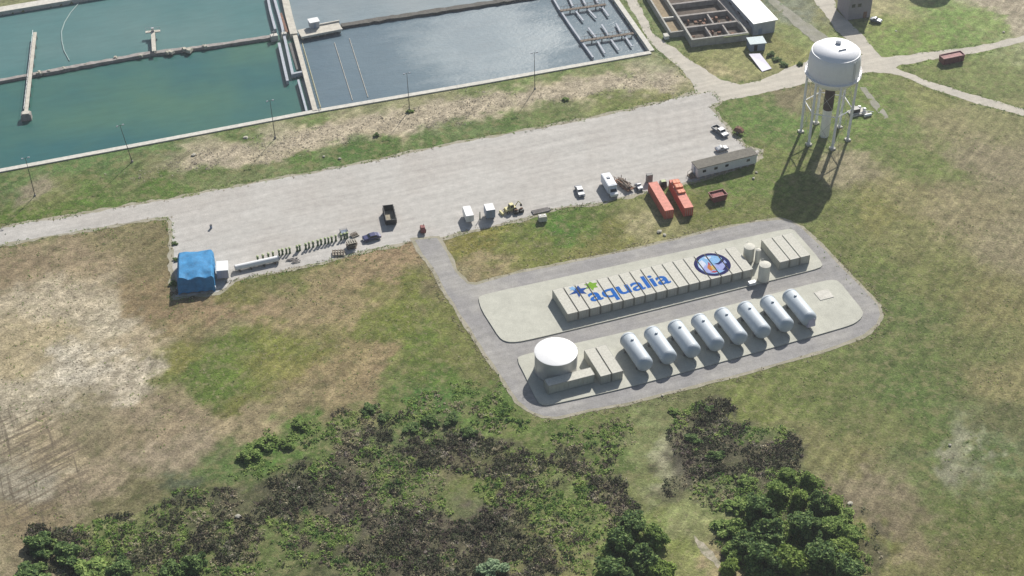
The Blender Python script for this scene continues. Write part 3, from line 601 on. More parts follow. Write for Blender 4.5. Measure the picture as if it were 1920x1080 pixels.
# long jetty, T jetty
j = thing('jetty', 'long narrow pale jetty crossing the dividing wall at left', 'jetty', P(56, 150, 0.6), ang(P(49, 218, .6), P(66, 66, .6)))
a = P(49, 214, .6); b = P(66, 62, .6); c0 = P(56, 150, .6); la = -(a - c0).length; lb = (b - c0).length
MB().box(la, lb, -.5, .5, .0, .35).build('deck', M['walkway'], j)
mb = MB()
for q in np.linspace(la + 1, lb - 1, 9): mb.bar((q, -.4, -3.5), (q, -.4, 0), .14).bar((q, .4, -3.5), (q, .4, 0), .14)
mb.build('pile', M['oldcon'], j)
MB().box(la - 1.2, la + 1.2, -1.5, 1.5, -3.5, .3, .15, .15).build('end_block', M['oldcon'], j, bevel=.1)
MB().box(la - .8, la + .8, -1.0, 1.0, .3, .6).build('cap', M['walkway'], j)
mb = MB()
for q in np.linspace(la + 1, lb - .3, 12): mb.bar((q, .45, .35), (q, .45, 1.3), .03)
mb.bar((la + 1, .45, 1.3), (lb - .3, .45, 1.3), .03); mb.build('handrail', M['steel'], j)
j = thing('jetty', 'small T shaped pale jetty standing on the dividing wall', 'jetty', P(289, 97, .6), ang(P(289, 97, .6), P(287, 64, .6)))
lj = (P(287, 62, .6) - P(289, 97, .6)).length
MB().box(0, lj, -.6, .6, 0, .3).build('deck', M['walkway'], j)
MB().box(lj, lj + 1.1, -2.2, 2.2, .05, .35).build('cross_deck', M['walkway'], j)
mb = MB()
for q in np.linspace(1, lj, 5): mb.bar((q, -.5, -3), (q, -.5, 0), .15).bar((q, .5, -3), (q, .5, 0), .15)
mb.build('pile', M['oldcon'], j)
mb = MB(); mb.box(lj + .2, lj + .8, -.4, .4, .35, 1.5); mb.build('gate_housing', M['steel'], j)
mb = MB()
for q in (-2.1, -1, 1, 2.1): mb.bar((lj + 1.0, q, .35), (lj + 1.0, q, 1.4), .04)
mb.bar((lj + 1.0, -2.1, 1.4), (lj + 1.0, 2.1, 1.4), .04); mb.build('handrail', M['steel'], j)

# floating boom
mb = MB(); pts = [P(a, b, WZ + .1) for a, b in [(160, -12), (146, 8), (132, 24), (121, 42), (115, 60), (116, 78), (120, 95), (130, 114)]]
for a, b in zip(pts[:-1], pts[1:]): mb.bar(a, b, .16)
tag(mb.build('floating_boom', mat('pale_float', (0.22, 0.30, 0.29), .7), smooth=True), 'thin pale curved floating boom on the teal water', 'boom')
for k, (pa, pb) in enumerate([((627, 80), (661, 188)), ((655, 72), (690, 182))]):
    mb = MB(); a = P(*pa, WZ + .12); b = P(*pb, WZ + .12); mb.bar(a, b, .09)
    tag(mb.build('guide_cable', M['walkway']), ['thin cable over the water from middle of concrete platform', 'thin cable over the water from right end of concrete platform'][k], 'cable')

# central walkway with its channel walls
wk = thing('channel_walkway', 'long cream concrete walkway with channel walls between two basins', 'walkway', P(590, 205, 0), 0)
o0 = wk.location
def wpart(pts, wdt, z1, nm, mm, z0=-3.2):
    o = wall(pts, wdt, z0, z1, nm, mm, None, None); o.parent = wk; o.matrix_parent_inverse = Matrix.Translation(-o0); return o
wpart([(591, 207), (553, 66)], 1.35, .45, 'deck', M['walkway'])
wpart([(551, 63), (542, 30), (529, -30)], 2.2, .55, 'deck', M['walkway'])
wpart([(501, -10), (507, 20), (516, 54)], .75, .35, 'channel_wall', M['bluewall'])
wpart([(523, 80), (539, 151)], .8, .35, 'channel_wall', M['bluewall'])
wpart([(512, -12), (528, 45), (549, 139)], .8, .35, 'channel_wall', M['bluewall'])
wpart([(547, 138), (566, 134)], .8, .38, 'cross_wall', M['bluewall'])
wpart([(559, 149), (575, 208)], .6, .3, 'channel_wall', M['bluewall'])
wpart([(526, 24), (538, 60)], .8, .2, 'grating', M['rust'], -.2)
wpart([(545, 80), (560, 130)], 1.3, -.7, 'channel_floor', mat('silty_channel', (.13, .125, .12), .9, var=.3), -1.2)
a = P(567, 81, 1.2); b = P(601, 200, 1.2); mb = MB()
for q in np.linspace(0, 1, 22):
    p = a.lerp(b, q); mb.bar((p.x, p.y, -1), tuple(p), .06)
mb.bar(tuple(a), tuple(b), .09).bar((a.x, a.y, .6), (b.x, b.y, .6), .06)
o = mb.build('handrail', mat('yellow_handrail', (.40, .37, .22), .6), wk); o.matrix_parent_inverse = Matrix.Translation(-o0)
gt = thing('sluice_gate', 'white sluice gate block where dividing wall meets walkway', 'sluice gate', P(514, 70, 0), ROW)
MB().box(-1.1, 1.1, -.8, .8, -3, .9).build('gate_block', M['palecon'], gt, bevel=.06)
MB().bar((0, 0, .9), (0, 0, 2.2), .12).bar((-.5, 0, 2.0), (.5, 0, 2.0), .06).build('lifting_screw', M['steel'], gt)
gt2 = dup(gt, P(533, 66, 0), ROW, 'smaller sluice gate block beside the left edge of walkway', (.7, .7, .9))
# platform + hut
pl = thing('concrete_platform', 'pale concrete platform jutting from the walkway over dark piles', 'platform', P(565, 69, .4), ang(P(565, 69, .4), P(642, 54, .4)))
lp = (P(642, 54, .4) - P(565, 69, .4)).length
MB().box(0, lp, 0, 4.4, -.45, 0.0).build('deck', M['walkway'], pl)
MB().box(0, lp, -.35, -.002, -.5, .18).build('edge_beam', M['palecon'], pl)
MB().box(4.5, lp + .4, 4.402, 4.8, -.5, .45).build('edge_beam', M['palecon'], pl)
mb = MB()
for q in np.linspace(.6, lp - .6, 6):
    for yy in (.5, 3.8): mb.bar((q, yy, -4), (q, yy, -.45), .22)
mb.build('pile', M['oldcon'], pl)
hu = thing('pump_hut', 'small grey hut with white roof on the concrete platform', 'hut', P(591, 53, .4), pl.rotation_euler.z)
MB().box(-1.4, 1.4, 0, 2.4, 0, 2.0).build('wall', M['bluewall'], hu)
MB().box(-1.6, 1.6, -.2, 2.6, 2.0, 2.22).build('roof', M['white'], hu, bevel=.04)
MB().box(-.4, .4, -.04, -.002, 0, 1.7).build('door', M['bluegrey'], hu)

# baffle catwalks with launder troughs (right end of the basin)
def catwalk(pa, pb, label, beams):
    o = P(*pa, .1); rz = ang(o, P(*pb, .1)); t_ = thing('basin_catwalk', label, 'catwalk', o, rz)
    ln = (P(*pb, .1) - o).length
    MB().box(0, ln, -.55, .55, -.15, .05).build('deck', M['brownwood'], t_)
    mb = MB()
    for q in np.linspace(.3, ln - .3, 14): mb.bar((q, .5, .05), (q, .5, 1.1), .04)
    mb.bar((.3, .5, 1.1), (ln - .3, .5, 1.1), .04); mb.build('handrail', M['rust'], t_)
    mb = MB()
    for q in np.linspace(.5, ln - .5, 6): mb.bar((q, 0, -3), (q, 0, -.15), .2)
    mb.build('pile', M['oldcon'], t_)
    inv = (Matrix.Translation(o) @ Matrix.Rotation(rz, 4, 'Z')).inverted()
    for a, b in beams:
        a = inv @ P(*a, -.3); b = inv @ P(*b, -.3); d = (b - a).normalized(); nn = Vector((-d.y, d.x, 0)) * .28
        mb = MB(); mb.prism([tuple((a + nn))[:2], tuple((b + nn))[:2], tuple((b - nn))[:2], tuple((a - nn))[:2]], -.55, -.30)
        mb.build('launder_trough', M['bluewall'], t_)
catwalk((1050, 20), (1136, 8), 'brown catwalk crossing the upper row of launder troughs', [((1064, -10), (1074, 12)), ((1079, 20), (1094, 39)), ((1088, -12), (1098, 9)), ((1101, 16), (1118, 34)), ((1126, 9), (1141, 30)), ((1112, -14), (1121, 6))])
catwalk((1088, 77), (1188, 62), 'brown catwalk crossing the lower row of launder troughs', [((1103, 52), (1117, 70)), ((1120, 77), (1134, 100)), ((1128, 46), (1141, 66)), ((1144, 72), (1160, 94)), ((1155, 44), (1164, 61)), ((1171, 67), (1185, 87))])
for pts, lab in (([(1036, -6), (1048, 15), (1066, 42), (1077, 58), (1092, 79), (1112, 107)], 'long pale baffle wall at the left of launder troughs'),):
    wall(pts, .55, -3, -.1, 'baffle_wall', M['bluewall'], lab, 'wall')

# ------------------------------------------------------------------ lamp posts
lp0 = thing('lamp_post', 'dark leaning lamp post on the grass bank, leftmost full one', 'lamp post', P(248, 304, 0), ROW, 'lamp posts along the basin bank')
MB().bar((0, 0, -.2), (0, 0, 12.4), .12, .06, 10).build('pole', M['pole'], lp0, smooth=True)
MB().lathe([(.34, -.2), (.34, .45), (.22, .6)], 10).build('base', M['oldcon'], lp0)
MB().bar((-.8, 0, 12.3), (.8, 0, 12.3), .04).build('arm', M['pole'], lp0)
for s_ in (-1, 1): MB().box(s_ * .8 - .3, s_ * .8 + .3, -.16, .16, 12.2, 12.42, .06, .04).build('lamp_head', M['bluewall'], lp0)
lp0.rotation_euler = (0, R_(-7), ROW)
for p_, lab in (((516, 259), 'lamp post on the bank just left of the central walkway'), ((768, 207), 'lamp post with a small bush at its foot'), ((1003, 168), 'rightmost lamp post on the bank'), ((66, 368), 'lamp post near the left edge of the photo, its lamp over the basin')):
    o = dup(lp0, P(*p_, 0), ROW, lab); o.rotation_euler = (0, R_(-1.5), ROW)

# ------------------------------------------------------------------ containers
CL, CW, CH = 9.9, 2.62, 2.6
def corr_wall(mb, x, y0, y1, z0, z1, sgn, pitch=.33, dep=.06):
    n = int((y1 - y0) / pitch); prof = []
    for i in range(n):
        a = y0 + (y1 - y0) * i / n; w_ = (y1 - y0) / n
        prof += [(x, a), (x, a + w_ * .3), (x - sgn * dep, a + w_ * .5), (x - sgn * dep, a + w_ * .8)]
    prof.append((x, y1)); vs = [(p[0], p[1], z0) for p in prof] + [(p[0], p[1], z1) for p in prof]; k = len(prof)
    mb.add(vs, [(i, i + 1, k + i + 1, k + i) for i in range(k - 1)])
def make_container(name, label, cat, group, body, roofm, frame, L_=CL, W_=CW, H_=CH):
    """origin: middle of the front edge on the ground, +y runs to the rear"""
    t_ = thing(name, label, cat, (0, 0, 0), 0, group); h = W_ / 2
    mb = MB(); corr_wall(mb, h - .03, .1, L_ - .1, .14, H_ - .1, 1); corr_wall(mb, -h + .03, .1, L_ - .1, .14, H_ - .1, -1)
    mb.add([(-h + .05, L_ - .06, .14), (h - .05, L_ - .06, .14), (h - .05, L_ - .06, H_ - .1), (-h + .05, L_ - .06, H_ - .1)], [(0, 1, 2, 3)])
    mb.box(-h + .08, h - .08, .08, L_ - .08, .1, .2)
    mb.build('body', body, t_, flip=False)
    mb = MB(); n = 30
    for i in range(n):                                        # shallow ribs across the roof sheet
        a = .1 + (L_ - .2) * i / n; w_ = (L_ - .2) / n
        mb.box(-h + .06, h - .06, a, a + w_ * .82, H_ - .12, H_ - .012)
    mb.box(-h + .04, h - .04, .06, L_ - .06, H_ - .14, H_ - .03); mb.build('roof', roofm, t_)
    mb = MB()
    for sx in (-1, 1):
        for yy in (0, L_ - .16): mb.box(sx * h - (.16 if sx > 0 else 0), sx * h + (.16 if sx < 0 else 0), yy, yy + .16, 0, H_)
        x0 = sx * h - (.12 if sx > 0 else 0.003); mb.box(x0, x0 + .123, .16, L_ - .16, H_ - .11, H_ - .004); mb.box(x0, x0 + .123, .16, L_ - .16, .03, .16)
    mb.box(-h + .16, h - .16, .002, .12, H_ - .13, H_ - .004).box(-h + .16, h - .16, L_ - .12, L_ - .002, H_ - .13, H_ - .004).box(-h + .16, h - .16, .002, .12, .02, .15)
    mb.build('frame', frame, t_)
    for sx in (-1, 1):
        x0, x1 = (.02, h - .17) if sx > 0 else (-h + .17, -.02)
        mb = MB(); mb.box(x0, x1, .05, .10, .16, H_ - .14)
        for q in range(4):
            zz = .35 + q * .56; mb.box(x0 + .08, x1 - .08, .035, .05, zz, zz + .36)
        d = mb.build('door', body, t_)
        for fx in (.28, .74):
            xx = x0 + (x1 - x0) * fx; MB().bar((xx, .01, .2), (xx, .01, H_ - .2), .035, n=6).build('lock_rod', M['steel'], d)
    return t_
A0 = P(1063, 605, PZ); A1 = P(1411, 519.5, PZ); step = (A1 - A0) / 17
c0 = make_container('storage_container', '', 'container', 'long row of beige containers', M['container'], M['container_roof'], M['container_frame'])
rowA = []
def la_(i):
    base = {0: 'beige container at the left end of long row, bare roof', 1: 'beige container second from left end, roof painted with the left rays of blue star',
            2: 'beige container third from left end, roof painted with the blue star body', 3: 'beige container fourth from left end, roof painted with green star and letters',
            16: 'beige container at right end of long row, beside the grey silo', 15: 'beige container next to last at right end of long row, right of the round emblem'}
    if i in base: return base[i]
    if i in (12, 13, 14): return 'beige container under the %s third of the round emblem' % {12: 'left', 13: 'middle', 14: 'right'}[i]
    if i in (10, 11): return 'bare roofed beige container, %s between the lettering and the round emblem' % {10: 'the left one', 11: 'the right one'}[i]
    return 'beige container with blue lettering on its roof, %s from left end of long row' % ORD[i]
for i in range(17):
    o = c0 if i == 0 else dup(c0, (0, 0, 0), 0, '')
    o.location = A0 + step * (i + .5); o.rotation_euler.z = ROW; o['label'] = la_(i); rowA.append(o)
B0 = P(1459.5, 507.5, PZ)
for i in range(3):
    o = dup(c0, B0 + step * (i + .5), ROW, 'beige container, %s of the three right of the silos' % ['leftmost', 'middle', 'rightmost'][i]); o['group'] = 'three beige containers right of the silos'
C0_ = P(1124.5, 722, PZ)
for i in range(2):
    o = dup(c0, C0_ + step * (i + .5), ROW, 'beige container, %s of the pair between white tank and capsule tanks' % ['left one', 'right one'][i]); o['group'] = 'beige containers by the white tank'
a = P(1026, 741, PZ)
o = dup(c0, a + Rv * 0.2 + Cv * 1.35, ROW - R_(90), 'beige container lying crosswise in front of the round white tank', (1, 1.16, 1)); o['group'] = 'beige containers by the white tank'

# lettering and emblem painted across the roofs: cut container by container
rowlen = (A1 - A0).length; sw = rowlen / 17
def paint(polys, nm, zoff):
    """polys: list of (mesh-like verts, faces, material) in row coordinates (u along row, v to the rear)"""
    for i, c in enumerate(rowA):
        u0, u1 = i * sw + (sw - CW) / 2 + .02, (i + 1) * sw - (sw - CW) / 2 - .02
        mats = []; V = []; F = []; MI = []
        for k, (vs, fs, mm) in enumerate(polys):
            us = [p[0] for p in vs]
            if max(us) < u0 or min(us) > u1: continue
            bm = bmesh.new(); bv = [bm.verts.new((p[0], p[1], 0)) for p in vs]
            for f in fs:
                try: bm.faces.new([bv[q] for q in f])
                except ValueError: pass
            for co, no in (((u0, 0, 0), (-1, 0, 0)), ((u1, 0, 0), (1, 0, 0))):
                bmesh.ops.bisect_plane(bm, geom=bm.verts[:] + bm.edges[:] + bm.faces[:], plane_co=co, plane_no=no, clear_outer=True)
            if bm.faces:
                bm.verts.index_update(); o_ = len(V)
                V += [(v_.co.x - (i + .5) * sw, v_.co.y, CH + .012 + zoff + k * .0012) for v_ in bm.verts]
                for f in bm.faces: F.append([q.index + o_ for q in f.verts]); MI.append(len(mats) if mm not in mats else mats.index(mm))
                if mm not in mats: mats.append(mm)
            bm.free()
        if F:
            mb = MB(); mb.v = V; mb.f = [tuple(f) for f in F]; mb.m = MI
            o = mb.build(nm, mats, c)
def poly(pts, mm):
    tri = tessellate_polygon([[Vector((p[0], p[1], 0)) for p in pts]]); return ([(p[0], p[1]) for p in pts], [tuple(t_) for t_ in tri], mm)
def text_polys(s_, size, u, v, mm, shear=0, bold=.03, width=None):
    cu = bpy.data.curves.new('txt', 'FONT'); cu.body = s_; cu.size = size; cu.offset = bold * size; cu.fill_mode = 'FRONT'; cu.resolution_u = 4
    ob = bpy.data.objects.new('txt', cu); COL.objects.link(ob)
    bpy.context.view_layer.update()
    me_ = bpy.data.meshes.new_from_object(ob.evaluated_get(bpy.context.evaluated_depsgraph_get()))
    vs = [q.co.copy() for q in me_.vertices]; fs = [tuple(p.vertices) for p in me_.polygons]
    bpy.data.objects.remove(ob); bpy.data.curves.remove(cu); bpy.data.meshes.remove(me_)
    x0 = min(p.x for p in vs); x1 = max(p.x for p in vs); kx = (width / (x1 - x0)) if width else 1
    return ([(u + (p.x - x0) * kx, v + p.y) for p in vs], fs, mm)
def star(u, v, r, n, inner, mm, rot=0, sq=1.0):
    pts = []
    for i in range(2 * n):
        rr = r * (1 if i % 2 == 0 else inner) * (1 + .12 * math.sin(i * 2.4)); t_ = rot + math.pi * i / n
        pts.append((u + rr * math.cos(t_), v + rr * math.sin(t_) * sq))
    return poly(pts, mm)
paint([text_polys('aqualia', 6.6, 7.3, 2.35, M['signblue'], width=21.2, bold=.018)], 'painted_lettering', 0.004)
paint([star(9.6, 8.0, 1.95, 6, .52, M['signgreen'], .35, .95), star(5.9, 7.2, 2.5, 6, .42, M['signdeep'], .2, 1.0), star(4.9, 8.6, 1.0, 5, .5, M['signpale'], 0)], 'painted_star', 0.006)
ec, ev, er = 40.9, 5.15, 4.55
def circ(r, n=56, a0=0, a1=2 * math.pi, du=0, dv=0): return [(ec + du + r * math.cos(a0 + (a1 - a0) * i / n), ev + dv + r * math.sin(a0 + (a1 - a0) * i / n)) for i in range(n)]
em = [poly(circ(er), M['emblemnavy']), poly(circ(er * .80), M['emblemsky'])]
def E_(pts, m_): em.append(poly([(ec + a * er, ev + b * er) for a, b in pts], M[m_]))
E_([(-.72, -.28), (-.78, .10), (-.62, .42), (-.38, .55), (-.30, .25), (-.36, -.05), (-.55, -.2)], 'emblemwhite')
E_([(-.20, .70), (.02, .74), (.25, .66), (.12, .52), (-.10, .55)], 'emblemwhite')
E_([(.00, -.10), (.30, -.02), (.55, .12), (.76, .22), (.79, .0), (.70, -.38), (.5, -.62), (.3, -.72), (.1, -.5)], 'emblemlav')
E_([(-.75, -.25), (-.45, .05), (-.15, .12), (-.05, -.2), (-.2, -.55), (-.45, -.65), (-.62, -.48)], 'emblemlav')
E_([(-.40, -.20), (-.28, .02), (-.18, .06), (-.10, -.1), (-.14, -.42), (-.3, -.5), (-.36, -.4)], 'emblemorange')
E_([(-.20, -.36), (-.14, -.10), (-.02, -.05), (.06, -.14), (.04, -.42), (-.08, -.5)], 'emblemyellow')
E_([(-.40, -.60), (-.2, -.70), (-.02, -.70), (-.04, -.58), (-.2, -.52)], 'emblemred')
E_([(-.24, .02), (-.14, .30), (-.06, .02)], 'emblemred')
E_([(.08, .02), (.35, .02), (.60, .20), (.77, .32), (.78, .12), (.55, -.04), (.32, -.14)], 'emblemnavy')
E_([(.30, -.62), (.55, -.42), (.72, -.12), (.80, -.2), (.66, -.52), (.45, -.70)], 'emblemnavy')
paint(em, 'painted_emblem', 0.003)

# ------------------------------------------------------------------ capsule tanks
def capsule(mb, r, half, head, n=28):
    prof = [(0.02, -half - head)]
    for i in range(1, 8): a = math.pi / 2 * i / 7; prof.append((r * math.sin(a), -half - head * math.cos(a)))
    for i in range(6, -1, -1): a = math.pi / 2 * i / 7; prof.append((max(.02, r * math.sin(a)), half + head * math.cos(a)))
    mb.X = mb.X @ Matrix.Rotation(R_(-90), 4, 'X'); mb.lathe(prof, n); return mb
vt = thing('capsule_tank', '', 'storage tank', (0, 0, 0), ROW, 'row of silver capsule tanks')
VR = 1.98
mb = MB(); mb.X = Matrix.Translation((0, 0, VR + .45)); capsule(mb, VR, 4.55, 1.35); mb.build('vessel', M['vessel'], vt, smooth=True)
for yy in (-3.1, 3.1):
    mb = MB(); pts = [(-1.55, 0), (1.55, 0), (1.7, .9)] + [(VR * math.sin(t_), VR + .45 - VR * math.cos(t_) + .004) for t_ in np.linspace(1.0, -1.0, 9)] + [(-1.7, .9)]
    n = len(pts); tri = tessellate_polygon([[Vector((p[0], p[1], 0)) for p in pts]])
    mb.add([(p[0], yy - .25, p[1]) for p in pts] + [(p[0], yy + .25, p[1]) for p in pts], [t_ for t_ in tri] + [tuple(q + n for q in t_) for t_ in tri] + [(i, (i + 1) % n, n + (i + 1) % n, n + i) for i in range(n)])
    mb.build('saddle', M['saddle'], vt)
MB().lathe([(.32, VR * 2 + .40), (.32, VR * 2 + .62), (.36, VR * 2 + .62), (.36, VR * 2 + .70)], 14, 0, 2.2).build('manhole', M['vessel'], vt)
mb = MB()
for yy in (-4.55, 4.55):
    ring = [(VR + .012, -.05), (VR + .012, .05)]
    mb.X = Matrix.Translation((0, yy, VR + .45)) @ Matrix.Rotation(R_(-90), 4, 'X'); mb.lathe([(VR - .02, -.06), (VR + .015, -.05), (VR + .015, .05), (VR - .02, .06)], 28)
mb.build('weld_band', M['vessel'], vt)
MB().bar((0, -4.2, .05), (0, -4.2, .6), .12).bar((0, -4.2, .1), (0, -6.8, .1), .10).build('outlet_pipe', M['steel'], vt)
v0 = P(1193, 659, VR + .45 + PZ); v1 = P(1498.6, 576, VR + .45 + PZ)
for i in range(8):
    o = vt if i == 0 else dup(vt, (0, 0, 0), ROW, '')
    p = v0.lerp(v1, i / 7); o.location = (p.x, p.y, PZ); o.rotation_euler.z = ROW + R_(1)
    o['label'] = ['silver capsule tank at the left end of row, next to the container pair', '', '', '', '', '', '', 'silver capsule tank at the right end of row, purple grey box on its head'][i] or 'silver capsule tank, %s from the left end of its row' % ORD[i]
    if i == 7: MB().box(-1.0, 1.25, -6.05, -4.9, .9, 3.2, .25, .2).build('end_cap', M['lav'], o, bevel=.15)
# hatch slab on the lower pad
o = MB().box(-1.9, 1.9, -1.6, 1.6, 0, .12).build('hatch_slab', M['palecon'], None, (*P(1545, 553, PZ)[:2], PZ), ROW); tag(o, 'square pale slab let into lower pad right of the tanks', 'hatch')

# ------------------------------------------------------------------ round white tank
tk = thing('round_tank', 'large white round tank with flat lid at left of lower pad', 'storage tank', (*P(1041.5, 693, PZ)[:2], PZ), ROW)
TR, THh = 4.85, 5.6
MB().lathe([(TR, 0), (TR, THh)], 64).build('shell', mat('tank_shell_shaded', (.46, .455, .45), .35, .25, var=.06, streak=.1), tk, smooth=True)  # shell greyer than the lid: its shade is put into the colour
MB().lathe([(TR + .12, THh - .12), (TR + .14, THh + .02), (TR - .1, THh + .10), (1, THh + .16), (.01, THh + .17)], 64).build('lid', M['white'], tk, smooth=True)
MB().lathe([(TR + .2, 0), (TR + .2, .2), (TR + .05, .24)], 64).build('base_ring', M['concrete'], tk)
MB().bar((TR + .22, -.6, 0), (TR + .22, -.6, THh), .10).build('overflow_pipe', M['white'], tk)
mb = MB()
for s_ in (-.25, .25): mb.bar((-TR - .18, s_, 0), (-TR - .18, s_, THh + .8), .035)
for q in range(16): mb.bar((-TR - .18, -.25, .3 + q * .36), (-TR - .18, .25, .3 + q * .36), .025)
mb.build('ladder', M['steel'], tk)

# ------------------------------------------------------------------ silos between the container rows
def silo(p, r, h, label, dome=.25, legs=0):
    t_ = thing('process_silo', label, 'silo', (*p[:2], PZ), ROW)
    z0 = legs
    MB().lathe([(r, z0 + .0), (r, h)], 32).build('shell', M['silo'], t_, smooth=True)
    MB().lathe([(r + .06, h - .06), (r + .06, h + .04), (r * .6, h + dome * .7), (.01, h + dome)], 32).build('lid', M['container_roof'], t_, smooth=True)
    MB().lathe([(r + .12, 0), (r + .12, .15)], 32).build('base_ring', M['concrete'], t_)
    MB().bar((r + .12, 0, 0), (r + .12, 0, h - .2), .07).build('riser_pipe', M['steel'], t_)
    mb = MB()
    for s_ in (-.2, .2): mb.bar((s_, r + .12, 0), (s_, r + .12, h + .6), .03)
    for q in range(int(h / .4)): mb.bar((-.2, r + .12, .3 + q * .4), (.2, r + .12, .3 + q * .4), .02)
    mb.build('ladder', M['steel'], t_)
    return t_
silo(P(1402.5, 487, PZ), 1.35, 4.2, 'taller grey silo behind the right end of the long container row')
silo(P(1419, 492, PZ), .62, 4.0, 'slim pale silo between the two wider silos')
silo(P(1431, 524.5, PZ), 1.4, 4.8, 'front grey silo with pale lid beside the middle road')
o = thing('valve_cabinet', 'small white cabinet on kerb in front of the front silo', 'cabinet', (*P(1410, 533.5, PZ)[:2], PZ), ROW)
MB().box(-.9, .9, -.5, .5, 0, .8).build('body', M['white'], o, bevel=.05); MB().box(-.95, .95, -.55, .55, .8, .9).build('lid', M['white'], o)
MB().box(-.02, .02, -.515, -.502, .08, .74).build('door_seam', M['black'], o)

# ------------------------------------------------------------------ water tower
def make_tower(loc, label):
    t_ = thing('water_tower', label, 'water tower', loc, ROW)
    MB().lathe([(.9, 15.9), (3.2, 16.3), (5.0, 17.1), (6.2, 18.2), (6.85, 19.4), (7.0, 20.4), (6.95, 23.4), (6.8, 25.0), (6.4, 26.2), (5.5, 27.05), (4.0, 27.7), (2, 28.05), (.02, 28.15)], 56).build('tank', M['tankwhite'], t_, smooth=True)
    MB().lathe([(6.9, 19.75), (7.65, 19.75), (7.65, 19.92), (6.9, 19.92)], 56).build('balcony', M['tankwhite'], t_)
    mb = MB()
    for i in range(28):
        a = 2 * math.pi * i / 28; b = 2 * math.pi * (i + 1) / 28
        mb.bar((7.6 * math.cos(a), 7.6 * math.sin(a), 19.9), (7.6 * math.cos(a), 7.6 * math.sin(a), 20.95), .05, n=5)
        for zz in (20.45, 20.95): mb.bar((7.6 * math.cos(a), 7.6 * math.sin(a), zz), (7.6 * math.cos(b), 7.6 * math.sin(b), zz), .045, n=5)
    mb.build('handrail', M['tankwhite'], t_)
    MB().lathe([(1.15, 0), (1.3, .3), (1.3, 15.4), (1.7, 16.1)], 24).build('riser', M['tankwhite'], t_, smooth=True)
    MB().lathe([(1.36, 8.6), (1.36, 15.35)], 24).build('riser_upper', mat('dark_brown_band', (.055, .040, .034), .9, var=.3), t_, smooth=True)  # dark brown band around the upper part of the riser
    MB().lathe([(.7, 28.0), (.7, 28.55), (.85, 28.6), (.3, 28.8), (.02, 28.85)], 20, .6, .3).build('roof_vent', M['bluewall'], t_)
    MB().box(-1.0, 1.2, -2.9, -2.75, 27.85, 28.15).build('roof_hatch', M['bluewall'], t_)
    mb = MB()
    for s_ in (-.25, .25): mb.bar((s_ + 2.2, -7.0, 19.9), (s_ + 2.2, -6.5, 26), .05, n=5)
    for q in range(16): mb.bar((1.95, -7.0 + .5 * q / 16, 20.1 + q * .37), (2.45, -7.0 + .5 * q / 16, 20.1 + q * .37), .035, n=5)
    mb.build('ladder', M['steel'], t_)
    MB().lathe([(6.99, 22.0), (7.03, 22.05), (7.03, 22.15), (6.98, 22.2)], 56).build('weld_band', M['tankwhite'], t_)
    MB().lathe([(6.42, 26.1), (6.55, 26.1), (6.45, 26.28), (6.35, 26.28)], 56).build('weld_band', M['tankwhite'], t_)
    nl = 6
    for i in range(nl):
        a = 2 * math.pi * (i + .35) / nl; ca, sa = math.cos(a), math.sin(a)
        l_ = MB().bar((6.5 * ca, 6.5 * sa, 0), (6.75 * ca, 6.75 * sa, 20.2), .40, .34, 12).build('leg', M['tankwhite'], t_, smooth=True)
        MB().box(6.5 * ca - .7, 6.5 * ca + .7, 6.5 * sa - .7, 6.5 * sa + .7, -.2, .45).build('footing', M['palecon'], l_)
    mb = MB(); mr = MB()
    for i in range(nl):
        a = 2 * math.pi * (i + .35) / nl; b = 2 * math.pi * (i + 1.35) / nl
        for r, zz in ((6.62, 9.8),): mb.bar((r * math.cos(a), r * math.sin(a), zz), (r * math.cos(b), r * math.sin(b), zz), .15, n=6)
        for za, zb in ((.4, 9.8), (9.8, 18.8)):
            ra, rb = 6.5 + .25 * za / 20, 6.5 + .25 * zb / 20
            mr.bar((ra * math.cos(a), ra * math.sin(a), za), (rb * math.cos(b), rb * math.sin(b), zb), .045, n=5)
            mr.bar((ra * math.cos(b), ra * math.sin(b), za), (rb * math.cos(a), rb * math.sin(a), zb), .045, n=5)
    mb.build('ring_strut', M['tankwhite'], t_); mr.build('tie_rod', M['steel'], t_)
    return t_
T0 = P(1545, 255, 0)
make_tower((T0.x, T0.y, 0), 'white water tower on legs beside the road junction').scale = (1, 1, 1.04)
T1 = P(1772, -96, 0)
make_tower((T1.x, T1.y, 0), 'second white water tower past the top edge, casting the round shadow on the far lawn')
# equipment by the tower
o = thing('pump_skid', 'small pump skid with pale drums right of the water tower legs', 'pump', (*P(1608, 212, 0)[:2], .15), ROW)
MB().box(-2.6, 2.6, -1.6, 1.6, 0, .25).build('base_plate', M['palecon'], o)
MB().box(-1.8, .2, -.8, .9, .25, 1.7).build('housing', M['black'], o, bevel=.06)
for q, (a, b) in enumerate(((.9, .9), (1.7, -.6), (-.7, 1.5))): MB().lathe([(.5, .25), (.5, 1.4), (.3, 1.55)], 16, a, b).build('drum', M['white'], o, smooth=True)
mb = MB(); mb.bar((-2.4, -1.1, .6), (2.6, -1.1, .6), .14).bar((-2.4, -1.1, .6), (-2.4, -1.1, .2), .14).bar((2.6, -1.1, .6), (4.2, -1.6, .2), .14); mb.build('pipe', M['steel'], o)
o = thing('drum', 'pale drum lying on grass right of the pump skid', 'drum', (*P(1627, 218, 0)[:2], .45), ROW)
mb = MB(); mb.bar((-1.1, 0, 0), (1.1, 0, 0), .45, n=16); mb.build('shell', M['white'], o, smooth=True)
mb = MB()
for q in (-.6, .6): mb.bar((q - .04, 0, 0), (q + .04, 0, 0), .48, n=16)
mb.build('hoop', M['steel'], o)

